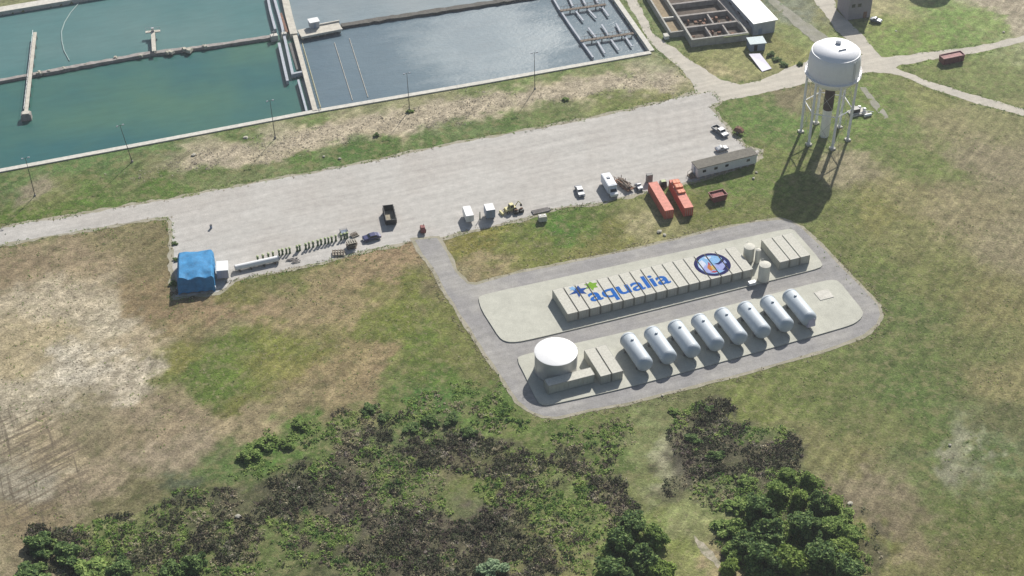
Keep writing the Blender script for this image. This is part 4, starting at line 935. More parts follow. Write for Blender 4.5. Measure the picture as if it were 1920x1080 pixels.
# ------------------------------------------------------------------ concrete works, top right
CB = P(1296, 89, 0); CBR = R_(13.5)
cb = thing('concrete_basin', 'open concrete basin with silty cells beside the white roofed building', 'basin', CB, CBR)
Wb, Db, Hb = 18.0, 44.0, 2.6
mb = MB().box(0, Wb, 0, .6, -.2, Hb).box(0, .6, .602, Db, -.2, Hb).box(Wb - .6, Wb, .602, Db, -.2, Hb).box(.602, Wb - .602, Db - .6, Db, -.2, Hb); mb.build('outer_wall', M['concrete'], cb)
for yy in (7.5, 14.5, 22, 30): MB().box(.605, Wb - .605, yy, yy + .8, 0, Hb - .25).build('cell_wall', M['oldcon'], cb)
for xx in (6.5, 12.0): MB().box(xx, xx + .5, .605, 7.49, 0, Hb - .5).build('cell_wall', M['oldcon'], cb); 
MB().box(9.5, 10.0, 8.31, 14.49, 0, Hb - .4).build('cell_wall', M['oldcon'], cb)
MB().box(.605, Wb - .605, .605, Db - .61, -.1, .7).build('silt_bed', mat('rusty_silt', (.095, .075, .06), .95, var=.5, scale=.5), cb)
mb = MB()
for q in range(9):
    for yy in (2, 4.5, 9.5, 12): 
        xx = 1.4 + q * 1.75 + rng.uniform(-.3, .3)
        if rng.random() < .6: mb.box(xx, xx + rng.uniform(.3, 1.1), yy, yy + rng.uniform(.4, 1.3), .7, rng.uniform(.9, 1.9))
mb.build('silt_debris', M['rust'], cb)
MB().box(Wb * .55, Wb, -.45, -.002, Hb - .5, Hb - .15).build('pipe_ledge', mat('mossy_ledge', (.22, .24, .13), .9, var=.3), cb)
an = thing('concrete_annex', 'narrow walled sand bay at the left of the concrete basin', 'basin', P(1256, 72, 0), CBR)
mb = MB().box(0, 5.2, 0, .5, -.2, 2.0).box(0, .5, .502, 26, -.2, 2.0).box(4.7, 5.2, .502, 26, -.2, 2.3); mb.build('outer_wall', M['concrete'], an)
MB().box(.505, 4.695, 9, 9.6, 0, 1.8).build('cell_wall', M['palecon'], an)
MB().box(.505, 4.695, .505, 26, -.1, .9).build('sand_bed', mat('sand', (.24, .19, .12), .95, var=.3), an)
o = thing('valve_box', 'white valve box at the foot of the sand bay', 'box', (*P(1249, 72, 0)[:2], .1), CBR); MB().box(-.7, .7, -.9, .9, 0, 1.1).build('body', M['white'], o, bevel=.05); MB().box(-.8, .8, -1.0, 1.0, 1.1, 1.2).build('lid', M['palecon'], o)
# white roofed building
rz5 = 4.6; q0, q1, q3 = P(1413, 45, rz5), P(1459, 36.5, rz5), P(1371, 0, rz5)
br = ang(q0, q1); wl = (q1 - q0).length
bd = thing('flat_building', 'building with bright white flat roof and grey wall', 'building', (q0.x, q0.y, 0), br)
MB().box(.5, wl - .5, .6, 40, -.2, rz5 - .3).build('wall', M['bluewall'], bd)
MB().box(0, wl, 0, 42, rz5 - .3, rz5).build('roof', M['white'], bd)
mb = MB()
for yy in (4, 10, 16, 22): mb.box(.44, .497, yy, yy + 1.8, 1.4, 2.8)
mb.build('window', M['glass'], bd)
MB().box(2.2, 3.4, .54, .597, 0, 2.2).build('door', M['bluegrey'], bd)
MB().box(-2.2, .44, 2, 30, 0, 2.4).build('side_duct', M['oldcon'], bd)
sh = thing('tool_shed', 'small blue grey shed with sloped pale roof below the white roofed building', 'shed', (*P(1406, 97, 0)[:2], 0), R_(10))
MB().box(0, 4.6, 0, 3.6, 0, 2.5).build('wall', M['bluegrey'], sh); MB().box(-.25, 4.9, -.3, 3.9, 2.5, 2.68).build('roof', mat('pale_blue_roof', (.33, .40, .42), .6), sh); MB().box(1.2, 2.2, -.05, -.002, .1, 2.1).build('door', M['black'], sh)
a, b, c_, d_ = P(1404, 101, .9), P(1425, 100, 1.1), P(1447, 128, .5), P(1429, 134, .3)
rp = thing('metal_ramp', 'lavender grey metal ramp sloping down in front of the shed', 'ramp', (b.x, b.y, 0), 0)
mb = MB(); vs = [q - Vector((b.x, b.y, 0)) for q in (a, b, c_, d_)]
mb.add([(*v_[:2], v_.z) for v_ in vs] + [(*v_[:2], v_.z - .18) for v_ in vs], [(0, 1, 2, 3), (4, 7, 6, 5), (0, 4, 5, 1), (1, 5, 6, 2), (2, 6, 7, 3), (3, 7, 4, 0)]); mb.build('plate', M['lav'], rp)
mb = MB()
for v_ in vs: mb.bar((v_.x * .94, v_.y * .94, -.1), (v_.x * .94, v_.y * .94, v_.z - .18), .1)
mb.build('leg', M['steel'], rp)
# block house
bh = thing('block_house', 'tall grey block house at top edge of photo beside the road', 'building', (*P(1588, 38, 0)[:2], 0), R_(14))
MB().box(0, 7.6, 0, 8, -.2, 7.5).build('wall', mat('mauve_render', (.27, .25, .28), .85, var=.12, streak=.2), bh)
MB().box(-.25, 7.85, -.25, 8.25, 7.5, 7.8).build('roof', M['concrete'], bh)
MB().box(5.2, 6.4, -.05, -.002, 0, 2.2).build('door', M['rust'], bh)
for xx in (1.0, 3.0): MB().box(xx, xx + 1.1, -.05, -.002, 4.2, 5.3).build('window', M['glass'], bh)

# ------------------------------------------------------------------ vehicles
def wheels(par, xs, ys, r=.34, wd=.24):
    for yy in ys:
        for sx in (-1, 1):
            xo = sx * xs; t_ = MB().bar((xo - wd / 2, yy, r), (xo + wd / 2, yy, r), r, n=16).build('wheel', M['tyre'], par, smooth=True)
            MB().bar((xo + sx * wd * .5, yy, r), (xo + sx * (wd * .5 + .02), yy, r), r * .58, n=12).build('rim', M['rim'], t_)
M['carshade'] = mat('car_shade_side_paint', (0.12, 0.14, 0.18), 0.35, var=.06)  # body colour of white cars, with the shade on their sides painted in
def car(label, cat, loc, rz, paint_, kind='car', L_=4.6, W_=1.84):
    """front of the vehicle towards -y"""
    t_ = thing('parked_' + ('pickup' if kind == 'pickup' else 'car'), label, cat, (loc[0], loc[1], .035), rz)
    h = W_ / 2; a, b = -L_ / 2, L_ / 2; top_ = paint_; paint_ = M['carshade'] if paint_ is M['white'] else paint_
    hz_ = (1.06, 1.062, 1.09) if kind == 'pickup' else (.95, .955, .985)
    MB().side([(a + .3, .90 if kind != 'pickup' else .985), (a + .3, .93 if kind != 'pickup' else 1.015), (a + 1.22, hz_[2]), (a + 1.22, hz_[1])], -h + .1, h - .1).build('hood', top_, t_)
    if kind == 'pickup':
        MB().side([(a, .4), (a, .82), (a + .2, .95), (a + 1.4, 1.06), (a + 3.3, 1.06), (a + 3.3, .62), (b, .62), (b, .4)], -h, h).build('body', paint_, t_, bevel=.05)
        mb = MB().box(-h, -h + .1, a + 3.302, b, .622, 1.1).box(h - .1, h, a + 3.302, b, .622, 1.1).box(-h + .102, h - .102, b - .1, b, .622, 1.1); mb.build('bed', paint_, t_)
        MB().box(-h + .102, h - .102, a + 3.302, b - .102, .622, .66).build('bed_liner', M['black'], t_)
        MB().side([(a + 1.25, 1.062), (a + 1.85, 1.72), (a + 3.1, 1.75), (a + 3.3, 1.062)], -h + .06, h - .06, .14).build('cab', top_, t_, bevel=.04)
        gy0, gt0, gb0 = a + 1.25, a + 1.85, a + 3.3
    else:
        MB().side([(a, .35), (a, .72), (a + .25, .86), (a + 1.25, .95), (b - .6, .98), (b, .88), (b, .35)], -h, h).build('body', paint_, t_, bevel=.06)
        MB().side([(a + 1.15, .952), (a + 1.9, 1.44), (b - 1.35, 1.46), (b - .45, .955)], -h + .05, h - .05, .16).build('cab', top_, t_, bevel=.05)
        gy0, gt0, gb0 = a + 1.15, a + 1.9, b - .45
    z0, z1 = (1.1, 1.68) if kind == 'pickup' else (.98, 1.40)
    f = .12
    ws = MB(); ws.add([(-h + .16, gy0 + .08 - .03, z0), (h - .16, gy0 + .08 - .03, z0), (h - .26, gt0 - .05 - .03, z1), (-h + .26, gt0 - .05 - .03, z1)], [(0, 1, 2, 3)]); ws.build('windscreen', M['glass'], t_, flip=False)
    for sx in (-1, 1):
        k0 = h - .05 - .02 + .02; y0, y1 = gt0 - .25, (a + 3.05 if kind == 'pickup' else b - 1.2)
        mb = MB(); mb.add([(sx * (k0 - .0), y0 - .2, z0 + .04), (sx * k0, y1 + .2, z0 + .04), (sx * (k0 - .10), y1, z1 - .04), (sx * (k0 - .10), y0 + .25, z1 - .04)], [(0, 1, 2, 3)]); mb.build('side_window', M['glass'], t_, flip=False)
        MB().box(sx * h * .68 - .2, sx * h * .68 + .2, a - .03, a + .02, .62, .76).build('headlight', M['lightlens'], t_)
        MB().box(sx * h * .75 - .16, sx * h * .75 + .16, b - .02, b + .03, .66, .82).build('tail_light', M['redlens'], t_)
    wheels(t_, h - .12, (a + .85, b - .95), .36 if kind == 'pickup' else .32)
    return t_
HD = R_(17)
wp = M['white']
car('white car facing the grass, left of the white van', 'car', P(1087, 362), R_(13), wp)
car('pickup with white cab and dark load bed by the far end of lot', 'pickup', P(1350, 250), R_(32), wp, 'pickup', 5.6, 1.95)
car('small white car between pickup and mobile office', 'car', P(1353, 282), R_(110), wp, L_=3.6, W_=1.6)
car('dark navy car parked sideways left of the black skip', 'car', P(697, 448), R_(-68), M['navy'], L_=4.7, W_=1.9)
car('small white car beside the block house', 'car', P(1642, 41), R_(60), wp, L_=3.6, W_=1.7)
o = car('small white buggy left of the first red container', 'buggy', P(1198, 354), R_(20), wp, L_=2.8, W_=1.5); o.name = 'utility_buggy'

def boxtrailer(label, cat, loc, rz, L_, W_, H_, side, roofm, name='box_trailer', doors=None, clr=.7):
    """rear doors towards -y"""
    t_ = thing(name, label, cat, (loc[0], loc[1], .035), rz); h = W_ / 2
    MB().box(-h, h, -L_ / 2, L_ / 2, clr, clr + H_).build('body', side, t_, bevel=.08)
    MB().box(-h + .04, h - .04, -L_ / 2 + .04, L_ / 2 - .04, clr + H_ + .002, clr + H_ + .06).build('roof', roofm, t_)
    for sx in (-1, 1):
        d = MB().box(.02 if sx > 0 else -h + .12, h - .12 if sx > 0 else -.02, -L_ / 2 - .05, -L_ / 2 - .003, clr + .12, clr + H_ - .15).build('door', doors or side, t_)
        MB().bar((sx * .2, -L_ / 2 - .08, clr + .2), (sx * .2, -L_ / 2 - .08, clr + H_ - .3), .03).build('lock_rod', M['steel'], d)
    wheels(t_, h - .2, (-.5, .5) if L_ < 6 else (-L_ * .25, -L_ * .25 + 1.0), .36)
    mb = MB(); mb.bar((-h * .6, L_ / 2, clr - .15), (0, L_ / 2 + 1.3, clr - .15), .06).bar((h * .6, L_ / 2, clr - .15), (0, L_ / 2 + 1.3, clr - .15), .06).bar((0, L_ / 2 + 1.2, 0), (0, L_ / 2 + 1.2, clr), .05); mb.build('tow_bar', M['black'], t_)
    return t_
boxtrailer('white box trailer at the edge of the lot right of the access road', 'trailer', P(878, 411), R_(14), 4.4, 2.1, 1.9, wp, wp)
boxtrailer('tall trailer with blue grey rear doors left of yellow digger', 'trailer', P(918, 407), R_(14), 3.0, 2.4, 2.5, M['bluegrey'], wp, doors=M['bluegrey'])
boxtrailer('white cargo box with rear coloured purple for shade beside the blue tarpaulin', 'trailer', P(419, 517), R_(8), 4.0, 2.9, 2.4, wp, wp, doors=M['lav'])  # lavender doors paint in the shade on the white rear face
# camper / box van
vn = thing('box_van', 'pale blue white box van between white car and timber trailer', 'van', (*P(1142, 355)[:2], .035), R_(17))
MB().box(-1.25, 1.25, -2.6, 3.4, .55, 3.0).build('body', mat('pale_blue_white', (.60, .63, .70), .5, var=.05), vn, bevel=.12)
MB().side([(-4.3, .5), (-4.3, 1.2), (-3.5, 1.45), (-2.9, 2.2), (-2.602, 2.3), (-2.602, .5)], -1.05, 1.05).build('cab', wp, vn, bevel=.06)
MB().add([(-.9, -3.5, 1.5), (.9, -3.5, 1.5), (.8, -2.98, 2.14), (-.8, -2.98, 2.14)], [(0, 1, 2, 3)]).build('windscreen', M['glass'], vn, flip=False)
MB().box(-1.0, 1.0, -2.2, 3.0, 3.0, 3.08).build('roof', M['white'], vn)
MB().box(-.4, .4, .5, 1.3, 3.082, 3.3).build('roof_vent', M['bluewall'], vn)
for sx in (-1, 1): MB().box(sx * .75 - .2, sx * .75 + .2, -4.34, -4.28, .75, .95).build('headlight', M['lightlens'], vn)
wheels(vn, .98, (-3.4, 1.6), .4)
# timber trailer
tt = thing('flatbed_trailer', 'rusty flatbed trailer stacked with brown timber', 'trailer', (*P(1170, 350)[:2], .035), R_(34))
MB().box(-1.2, 1.2, -3, 3, .6, .78).build('bed', M['rust'], tt); wheels(tt, 1.0, (-.6, .5), .36)
MB().bar((0, 3, .65), (0, 4.6, .6), .08).build('tow_bar', M['rust'], tt)
mb = MB()
for sx in (-1, 1):
    for yy in (-2.8, -1, 1, 2.8): mb.box(sx * 1.15 - .06, sx * 1.15 + .06, yy - .06, yy + .06, .78, 1.7)
mb.build('stake', M['brownwood'], tt)
tb = thing('timber_stack', 'heap of brown timber lying on the rusty flatbed trailer', 'timber', (*P(1170, 350)[:2], .82), R_(34)); mb = MB()
for q in range(12):
    mb.X = Matrix.Rotation(rng.uniform(-.25, .25), 4, 'Z') @ Matrix.Translation((rng.uniform(-.8, .8), rng.uniform(-.5, .5), q * .06)); mb.box(-.12, .12, -2.3, 2.3, 0, .14)
mb.build('beam', M['brownwood'], tb)

# red containers
rc = make_container('storage_container', 'long red container, left one of the two by the gravel lot', 'container', 'red containers beside the lot', M['red'], M['redroof'], M['red'], 13.0, 2.45, 2.75)
p0 = P(1254, 410, .04); rc.location = (p0.x, p0.y, .04); rc.rotation_euler.z = R_(15.5)
p1 = P(1290.5, 405, .04); rc2 = dup(rc, (p1.x, p1.y, .04), R_(13.5), 'red container with orange crates on its roof, right one of the two')
for k, (yy, ln, hh, lab) in enumerate(((11.2, 1.5, .6, 'orange crate on the far end of the red container roof'), (9.0, 1.6, .8, 'taller orange crate on the red container roof, middle one'), (6.9, 1.4, .5, 'lowest orange crate on the red container roof, nearest the camera'))):
    q = Matrix.Rotation(R_(13.5), 4, 'Z') @ Vector((0.1, yy, 0)); o = thing('orange_crate', lab, 'crate', (p1.x + q.x, p1.y + q.y, 2.80), R_(13.5 + k * 4 - 4))
    MB().box(-1.0, 1.0, -ln / 2, ln / 2, 0, hh).build('body', M['orange'], o, bevel=.03); mb = MB()
    for xx in (-.8, 0, .8): mb.box(xx - .06, xx + .06, -ln / 2 - .05, ln / 2 + .05, hh + .002, hh + .05)
    mb.build('slat', M['redroof'], o)
o = thing('gas_bottle_rack', 'dark grey rack at the far end of the left red container', 'rack', (*P(1217, 341)[:2], .035), R_(15)); MB().box(-.8, .8, -.5, .5, 0, 2.4).build('body', M['oldcon'], o); MB().box(-.85, .85, -.55, .55, 2.4, 2.5).build('lid', M['black'], o)
o = thing('pallet_load', 'dark wrapped load standing between the two red containers', 'pallet', (*P(1243, 349)[:2], .035), R_(15)); MB().box(-1, 1, -.8, .8, 0, .15).build('pallet', M['brownwood'], o); MB().box(-.9, .9, -.7, .7, .15, 1.6, .1, .1).build('load', M['black'], o); MB().box(-.6, .6, -.5, .5, 1.6, 1.75).build('cover', M['lid'], o)
# dark red skip
def skip(label, loc, rz, L_, W_, H_, mm, inner, name='waste_skip', cat='skip', slope=.9, fill=.35):
    t_ = thing(name, label, cat, loc, rz); h = W_ / 2; a, b = -L_ / 2, L_ / 2; th = .1
    mb = MB()
    mb.side([(a + slope * .6, 0), (a, H_), (b, H_), (b - slope * .3, 0)], -h, -h + th).side([(a + slope * .6, 0), (a, H_), (b, H_), (b - slope * .3, 0)], h - th, h)
    mb.side([(a + slope * .6, 0), (a, H_), (a + th, H_), (a + th + slope * .6, 0)], -h + th + .002, h - th - .002)
    mb.side([(b - slope * .3 - th, 0), (b - th, H_), (b, H_), (b - slope * .3, 0)], -h + th + .002, h - th - .002)
    mb.build('shell', mm, t_)
    MB().box(-h + th + .004, h - th - .004, a + slope * .6 + th, b - slope * .3 - th, .05, fill).build('floor', inner, t_)
    mb = MB().box(-h - .06, -h + .002 + th, a - .05, b + .05, H_ + .002, H_ + .12).box(h - th - .002, h + .06, a - .05, b + .05, H_ + .002, H_ + .12).box(-h + th + .004, h - th - .004, a - .05, a + th, H_ + .002, H_ + .12).box(-h + th + .004, h - th - .004, b - th, b + .05, H_ + .002, H_ + .12); mb.build('rim', mm, t_)
    mb = MB()
    for q in np.linspace(a + .9, b - .8, 5):
        for sx in (-1, 1): mb.box(sx * h - .09 + sx * .09, sx * h + .09 + sx * .09 - .0, q - .06, q + .06, .12, H_ - .02)
    mb.build('rib', mm, t_); return t_
skip('large black open topped skip standing on the gravel lot', (*P(731, 410)[:2], .035), R_(11), 6.6, 2.7, 1.9, M['black'], M['dirt'])
skip('dark red open skip on the grass right of red containers', (*P(1345, 374)[:2], .22), R_(-68), 4.4, 2.6, 1.7, M['darkred'], mat('dusty_red_load', (.26, .10, .09), .9, var=.4), fill=1.35)
skip('maroon open container beside the sandy road at far right', (*P(1783, 115)[:2], .15), R_(-70), 7.2, 2.6, 2.0, M['maroon'], mat('dusty_pink_load', (.36, .20, .19), .9, var=.3), slope=.3, fill=1.8)
# small red compressor
def compressor(label, loc, rz, mm, s_=1):
    t_ = thing('site_compressor', label, 'compressor', loc, rz)
    MB().side([(-1.2, .45), (-1.3, 1.0), (-.4, 1.7), (.9, 1.6), (1.3, 1.0), (1.3, .45)], -.65, .65, .1).build('hood', mm, t_, bevel=.06); wheels(t_, .72, (0.1,), .34)
    MB().bar((0, -1.2, .5), (0, -2.3, .4), .06).build('tow_bar', M['black'], t_); MB().bar((.3, .5, 1.6), (.3, .5, 2.1), .07).build('exhaust', M['black'], t_); t_.scale = (s_,) * 3; return t_
compressor('small dark red compressor at the mouth of access road', (*P(793, 435)[:2], .035), R_(10), M['darkred'], 1.0)
compressor('small rusty compressor on grass right of the pickup', (*P(1385, 250)[:2], .2), R_(60), M['rust'], 1.05)

# mobile office
qa, qb = P(1307, 336.5), P(1417.5, 309); orz = ang(qa, qb); ol = (qb - qa).length
of = thing('mobile_office', 'long white mobile office with grey brown roof on blocks', 'office', (qa.x, qa.y, .035), orz)
MB().box(0, ol, 0, 3.5, .6, 3.3).build('wall', M['sidingw'], of)
MB().box(-.15, ol + .15, -.15, 3.65, 3.3, 3.5).build('roof', M['roofgrey'], of, bevel=.05)
mb = MB()
for q in np.linspace(.4, ol - .4, 9):
    for yy in (.3, 3.2): mb.box(q - .25, q + .25, yy - .25, yy + .25, 0, .6)
mb.build('block_pier', M['concrete'], of)
for xx in (1.4, 4.9, 8.2, 14.7):
    f_ = MB().box(xx, xx + 1.2, -.06, -.002, 1.7, 2.7).build('window', M['sidingw'], of); MB().box(xx + .1, xx + 1.1, -.075, -.062, 1.8, 2.6).build('pane', M['glass'], f_)
d_ = MB().box(-.06, -.002, 1.2, 2.1, .7, 2.8).build('door', M['bluegrey'], of); MB().box(-.1, -.062, 1.3, 1.4, 1.7, 1.8).build('handle', M['steel'], d_)
st_ = thing('entrance_steps', 'dark timber steps at the left end of the mobile office', 'steps', (*(qa + Vector((-.05, 0, 0)))[:2], .035), orz)
mb = MB()
for q in range(3): mb.box(-1.6 + q * .5, -.15, .7, 2.7, q * .22, .22 + q * .22)
mb.build('tread', M['brownwood'], st_); mb = MB()
for yy in (.75, 2.65): mb.bar((-1.5, yy, .2), (-1.5, yy, 1.2), .05).bar((-.2, yy, .6), (-.2, yy, 1.7), .05).bar((-1.5, yy, 1.2), (-.2, yy, 1.7), .05)
mb.build('handrail', M['brownwood'], st_)

# yellow digger
dg = thing('backhoe_digger', 'yellow digger with dark wheels at the lot edge', 'digger', (*P(957, 396)[:2], .035), R_(-60))
MB().box(-.9, .9, -1.9, 1.6, .75, 1.55).build('body', M['yellow'], dg, bevel=.08)
MB().box(-.8, .8, -.5, 1.0, 1.55, 2.75, .12, .12).build('cab_frame', M['yellow'], dg, bevel=.06)
mb = MB()
for sx in (-1, 1): mb.add([(sx * .80, -.35, 1.75), (sx * .80, .85, 1.75), (sx * .735, .8, 2.55), (sx * .735, -.3, 2.55)], [(0, 1, 2, 3)])
mb.add([(-.65, -.505, 1.75), (.65, -.505, 1.75), (.6, -.43, 2.55), (-.6, -.43, 2.55)], [(0, 1, 2, 3)]); mb.build('cab_glass', M['glass'], dg, flip=False)
for yy, r in ((-1.4, .5), (1.1, .75)): wheels(dg, .95, (yy,), r, .4)
mb = MB()
for sx in (-.6, .6): mb.bar((sx, -1.5, 1.4), (sx, -3.0, .6), .09)
mb.build('loader_arm', M['yellow'], dg); MB().side([(-3.6, .1), (-3.5, .9), (-3.0, .9), (-3.0, .15)], -1.05, 1.05).build('bucket', M['yellow'], dg)
mb = MB().bar((0, 1.6, 1.2), (0, 2.9, 2.9), .14).bar((0, 2.9, 2.9), (0, 3.9, 1.5), .12); mb.build('boom', M['yellow'], dg); MB().box(-.3, .3, 3.6, 4.2, .7, 1.5, .05, .1).build('digging_bucket', M['black'], dg)
for k, (px_, py_) in enumerate(((968, 400), (977, 397))):
    o = thing('bucket_attachment', ['dark digger bucket lying just right of the yellow digger', 'dark digger bucket lying furthest right of the yellow digger'][k], 'bucket', (*P(px_, py_)[:2], .035), R_(30 * k))
    MB().side([(-.6, 0), (-.7, .9), (.2, 1.0), (.6, .2), (.4, 0)], -.55, .55).build('shell', M['black'], o, bevel=.04); MB().box(-.4, .4, -.2, .1, 1.0, 1.25).build('hitch', M['rust'], o)
o = thing('gate_post', 'thin dark post between the two trailers', 'post', (*P(900, 411)[:2], .03), 0); MB().bar((0, 0, 0), (0, 0, 2.3), .16, .12).build('shaft', M['greenpaint'], o); MB().lathe([(.25, 0), (.25, .15)], 10).build('foot', M['concrete'], o)
dg.scale = (.82, .82, .82)
# concrete blocks, pallets
o = thing('concrete_block', 'pale concrete block standing on the grass below the lot edge', 'block', (*P(1017, 414)[:2], .2), R_(12)); MB().box(-1.1, 1.1, -.8, .8, 0, 1.5, .05, .05).build('body', M['palecon'], o, bevel=.08); MB().box(-.7, -.4, -.1, .1, 1.5, 1.65).box(.4, .7, -.1, .1, 1.5, 1.65).build('lifting_eye', M['steel'], o)
o = thing('pipe_bundle', 'grey pipe bundle lying behind the pale concrete block', 'pipes', (*P(1014, 396)[:2], .035), R_(20)); mb = MB()
for q in range(5): mb.bar((-2.4, q * .36 - .8, .18), (2.2 + (q % 2) * .4, q * .36 - .8, .18), .17, n=10)
mb.build('pipe', M['oldcon'], o)
def pallets(label, loc, rz, n, s_, mats_=('brownwood', 'lid')):
    t_ = thing('pallet_stack', label, 'pallets', loc, rz); z_ = 0
    for q in range(n):
        ww = s_ * rng.uniform(.8, 1.1); dx, dy = rng.uniform(-.15, .15), rng.uniform(-.15, .15); mb = MB()
        for k in range(5): xx = -ww + k * ww * .5; mb.box(dx + xx - .09 * s_, dx + xx + .09 * s_, dy - ww * .8, dy + ww * .8, z_ + .12, z_ + .17)
        for yy in (-.7, 0, .7): mb.box(dx - ww, dx + ww, dy + yy * ww - .06, dy + yy * ww + .06, z_, z_ + .118)
        mb.build('pallet', M['stone'] if q % 2 else M['brownwood'], t_); z_ += .172
        if q % 2 == 0 and n > 3:
            MB().box(dx - ww * .8, dx + ww * .8, dy - ww * .6, dy + ww * .6, z_, z_ + .28).build('load', M['black'], t_, bevel=.04); z_ += .282
pallets('tall dark pallet stack with pale tops left of navy car', (*P(660, 464)[:2], .035), R_(20), 6, 1.25)
pallets('low pallet stack nearest the grass at end of green posts', (*P(635, 476)[:2], .035), R_(5), 3, 1.3)
pallets('small pallet stack behind the tall pallet stack', (*P(664, 442)[:2], .035), R_(35), 3, .95)
o = thing('cable_drum', 'pale wire cage bin behind the end of green posts', 'bin', (*P(645, 437)[:2], .035), R_(20)); mb = MB(); o.name = 'wire_bin'
for a in np.linspace(-.9, .9, 7):
    for s_ in (-1, 1): mb.box(a - .04, a + .04, s_ * .7 - .04, s_ * .7 + .04, 0, 1.1); mb.box(s_ * .9 - .04, s_ * .9 + .04, a * .75 - .04, a * .75 + .04, 0, 1.1)
mb.build('cage', M['steel'], o); MB().box(-.85, .85, -.65, .65, .05, .5).build('contents', M['bluegrey'], o)
# white pipe
pa, pb = P(441, 508, .035), P(523, 490, .035)
o = thing('long_pipe', 'long white pipe lying on timber blocks along the lot edge', 'pipe', ((pa.x + pb.x) / 2, (pa.y + pb.y) / 2, .035), ang(pa, pb)); hl = (pb - pa).length / 2
MB().bar((-hl, 0, 1.0), (hl, 0, 1.0), .72, n=24).build('barrel', M['white'], o, smooth=True); mb = MB()
for q in (-.8, -.3, .3, .8): mb.box(q * hl - .2, q * hl + .2, -1.0, 1.0, 0, .3)
mb.build('timber_block', M['brownwood'], o)
mb = MB()
for q in (-1, 1): mb.bar((q * hl - q * .12, 0, 1.0), (q * hl, 0, 1.0), .86, n=24)
mb.build('flange', M['steel'], o)
o = thing('scrap_pipes', 'dark short pipes on the ground at the right end of the white pipe', 'pipes', (*P(546, 491)[:2], .035), ROW); mb = MB()
for q in range(7):
    mb.X = Matrix.Rotation(rng.uniform(-.3, .3), 4, 'Z'); yy = rng.uniform(-.9, .9); xx = rng.uniform(-1.6, .4); mb.bar((xx, yy, .16 + .03 * q), (xx + rng.uniform(1.2, 2.4), yy, .16 + .03 * q), .15, n=8)
mb.build('pipe', M['oldcon'], o)
# green posts
xs = [735, 775, 815, 850, 895, 920, 950, 975, 1030, 1050, 1095, 1120, 1150, 1185, 1210, 1240, 1265, 1290, 1320, 1360, 1385, 1405]
gp = None
for k, a in enumerate(xs):
    px_ = 300 + a / 4; py_ = 490 - (a - 735) / 4 * .262 + rng.uniform(-.7, .7); p = P(px_, py_)
    if gp is None:
        gp = thing('valve_post', 'slim dark green valve post in the long line along the lot edge', 'post', (p.x, p.y, .035), 0, 'line of green valve posts')
        MB().lathe([(.34, 0), (.34, .14), (.24, .2), (.24, 1.45), (.3, 1.5), (.3, 1.62)], 14).build('barrel', M['greenpaint'], gp, smooth=True)
        MB().lathe([(.33, 1.622), (.33, 1.72), (.12, 1.86), (.02, 1.88)], 14).build('cap', M['lid'], gp, smooth=True)
        MB().bar((-.42, 0, 1.1), (.42, 0, 1.1), .1, n=8).build('side_outlet', M['lid'], gp)
    else:
        o = dup(gp, (p.x, p.y, .035), rng.uniform(0, 3), gp['label'])
# blue tarpaulin stack
ts = thing('tarpaulin_stack', 'large stack covered by a blue tarpaulin at left end of lot', 'covered stack', (*P(335, 551)[:2], .035), R_(8.5))
tw, td, th_ = 8.9, 11.6, 4.0
nu, nv = 30, 40; vs = []; fs = []
for j_ in range(nv + 1):
    for i_ in range(nu + 1):
        u_ = i_ / nu; v_ = j_ / nv
        s_ = v_ * (th_ + td); 
        sag = .16 * math.sin(u_ * 9) * math.sin(v_ * 7) + .12 * mnoise.noise(Vector((u_ * 6, v_ * 8, 2)))
        if s_ < th_ * 1.06:                                    # front drape
            q = s_ / (th_ * 1.06); yy = -.35 * (1 - q) ** 2 - .25 * math.sin(u_ * 26 + 1) * (1 - q * .6) * .6 + .55 * q * q; zz = .35 * (1 - q) + th_ * (q ** .92) - .35 * (abs(u_ - .5) > .46)
        else:
            q = (s_ - th_ * 1.06) / (td + th_ - th_ * 1.06); yy = .55 + q * (td - .55); zz = th_ + .35 * math.sin(q * math.pi) - .25 * q + sag + .35 * math.sin(u_ * 13 + .6) * max(0, 1 - q * 5)
        edge = max(0, abs(u_ - .5) - .43) / .07
        zz -= edge ** 2 * 1.1; xx = u_ * tw
        vs.append((xx, yy, max(zz, .05)))
for j_ in range(nv):
    for i_ in range(nu): q = j_ * (nu + 1) + i_; fs.append((q, q + 1, q + nu + 2, q + nu + 1))
n0 = len(vs)
# skirts down the two sides and the back
rim = [j_ * (nu + 1) for j_ in range(nv + 1)] + [nv * (nu + 1) + i_ for i_ in range(1, nu + 1)] + [j_ * (nu + 1) + nu for j_ in range(nv - 1, -1, -1)]
for k, r in enumerate(rim):
    p = vs[r]; vs.append((p[0] + (.18 * math.sin(k * 1.3)), p[1] + .1 * math.sin(k * 1.7), .03))
for k in range(len(rim) - 1): fs.append((rim[k], rim[k + 1], n0 + k + 1, n0 + k))
mb = MB(); mb.add(vs, fs); mb.build('tarpaulin', M['tarp'], ts, smooth=True)
mb = MB().box(.4, tw - .4, .9, td - .5, .02, th_ - 1.6); mb.build('pallet_load', M['brownwood'], ts)
mb = MB()
for yy in (3.0, 7.0): mb.bar((-.1, yy, .1), (.6, yy, th_ - .2), .05).bar((tw + .1, yy, .1), (tw - .6, yy, th_ - .2), .05)
mb.build('tie_rope', M['white'], ts)
o = thing('timber_offcuts', 'dark timber offcuts at the left foot of blue tarpaulin', 'timber', (*P(334, 548)[:2], .03), R_(8)); mb = MB()
for q in range(8):
    mb.X = Matrix.Translation((rng.uniform(-1.2, .2), rng.uniform(-1.6, 2.0), q * .05)) @ Matrix.Rotation(rng.uniform(0, 3), 4, 'Z'); mb.box(-.9, .9, -.12, .12, 0, .16)
mb.build('board', M['brownwood'], o)
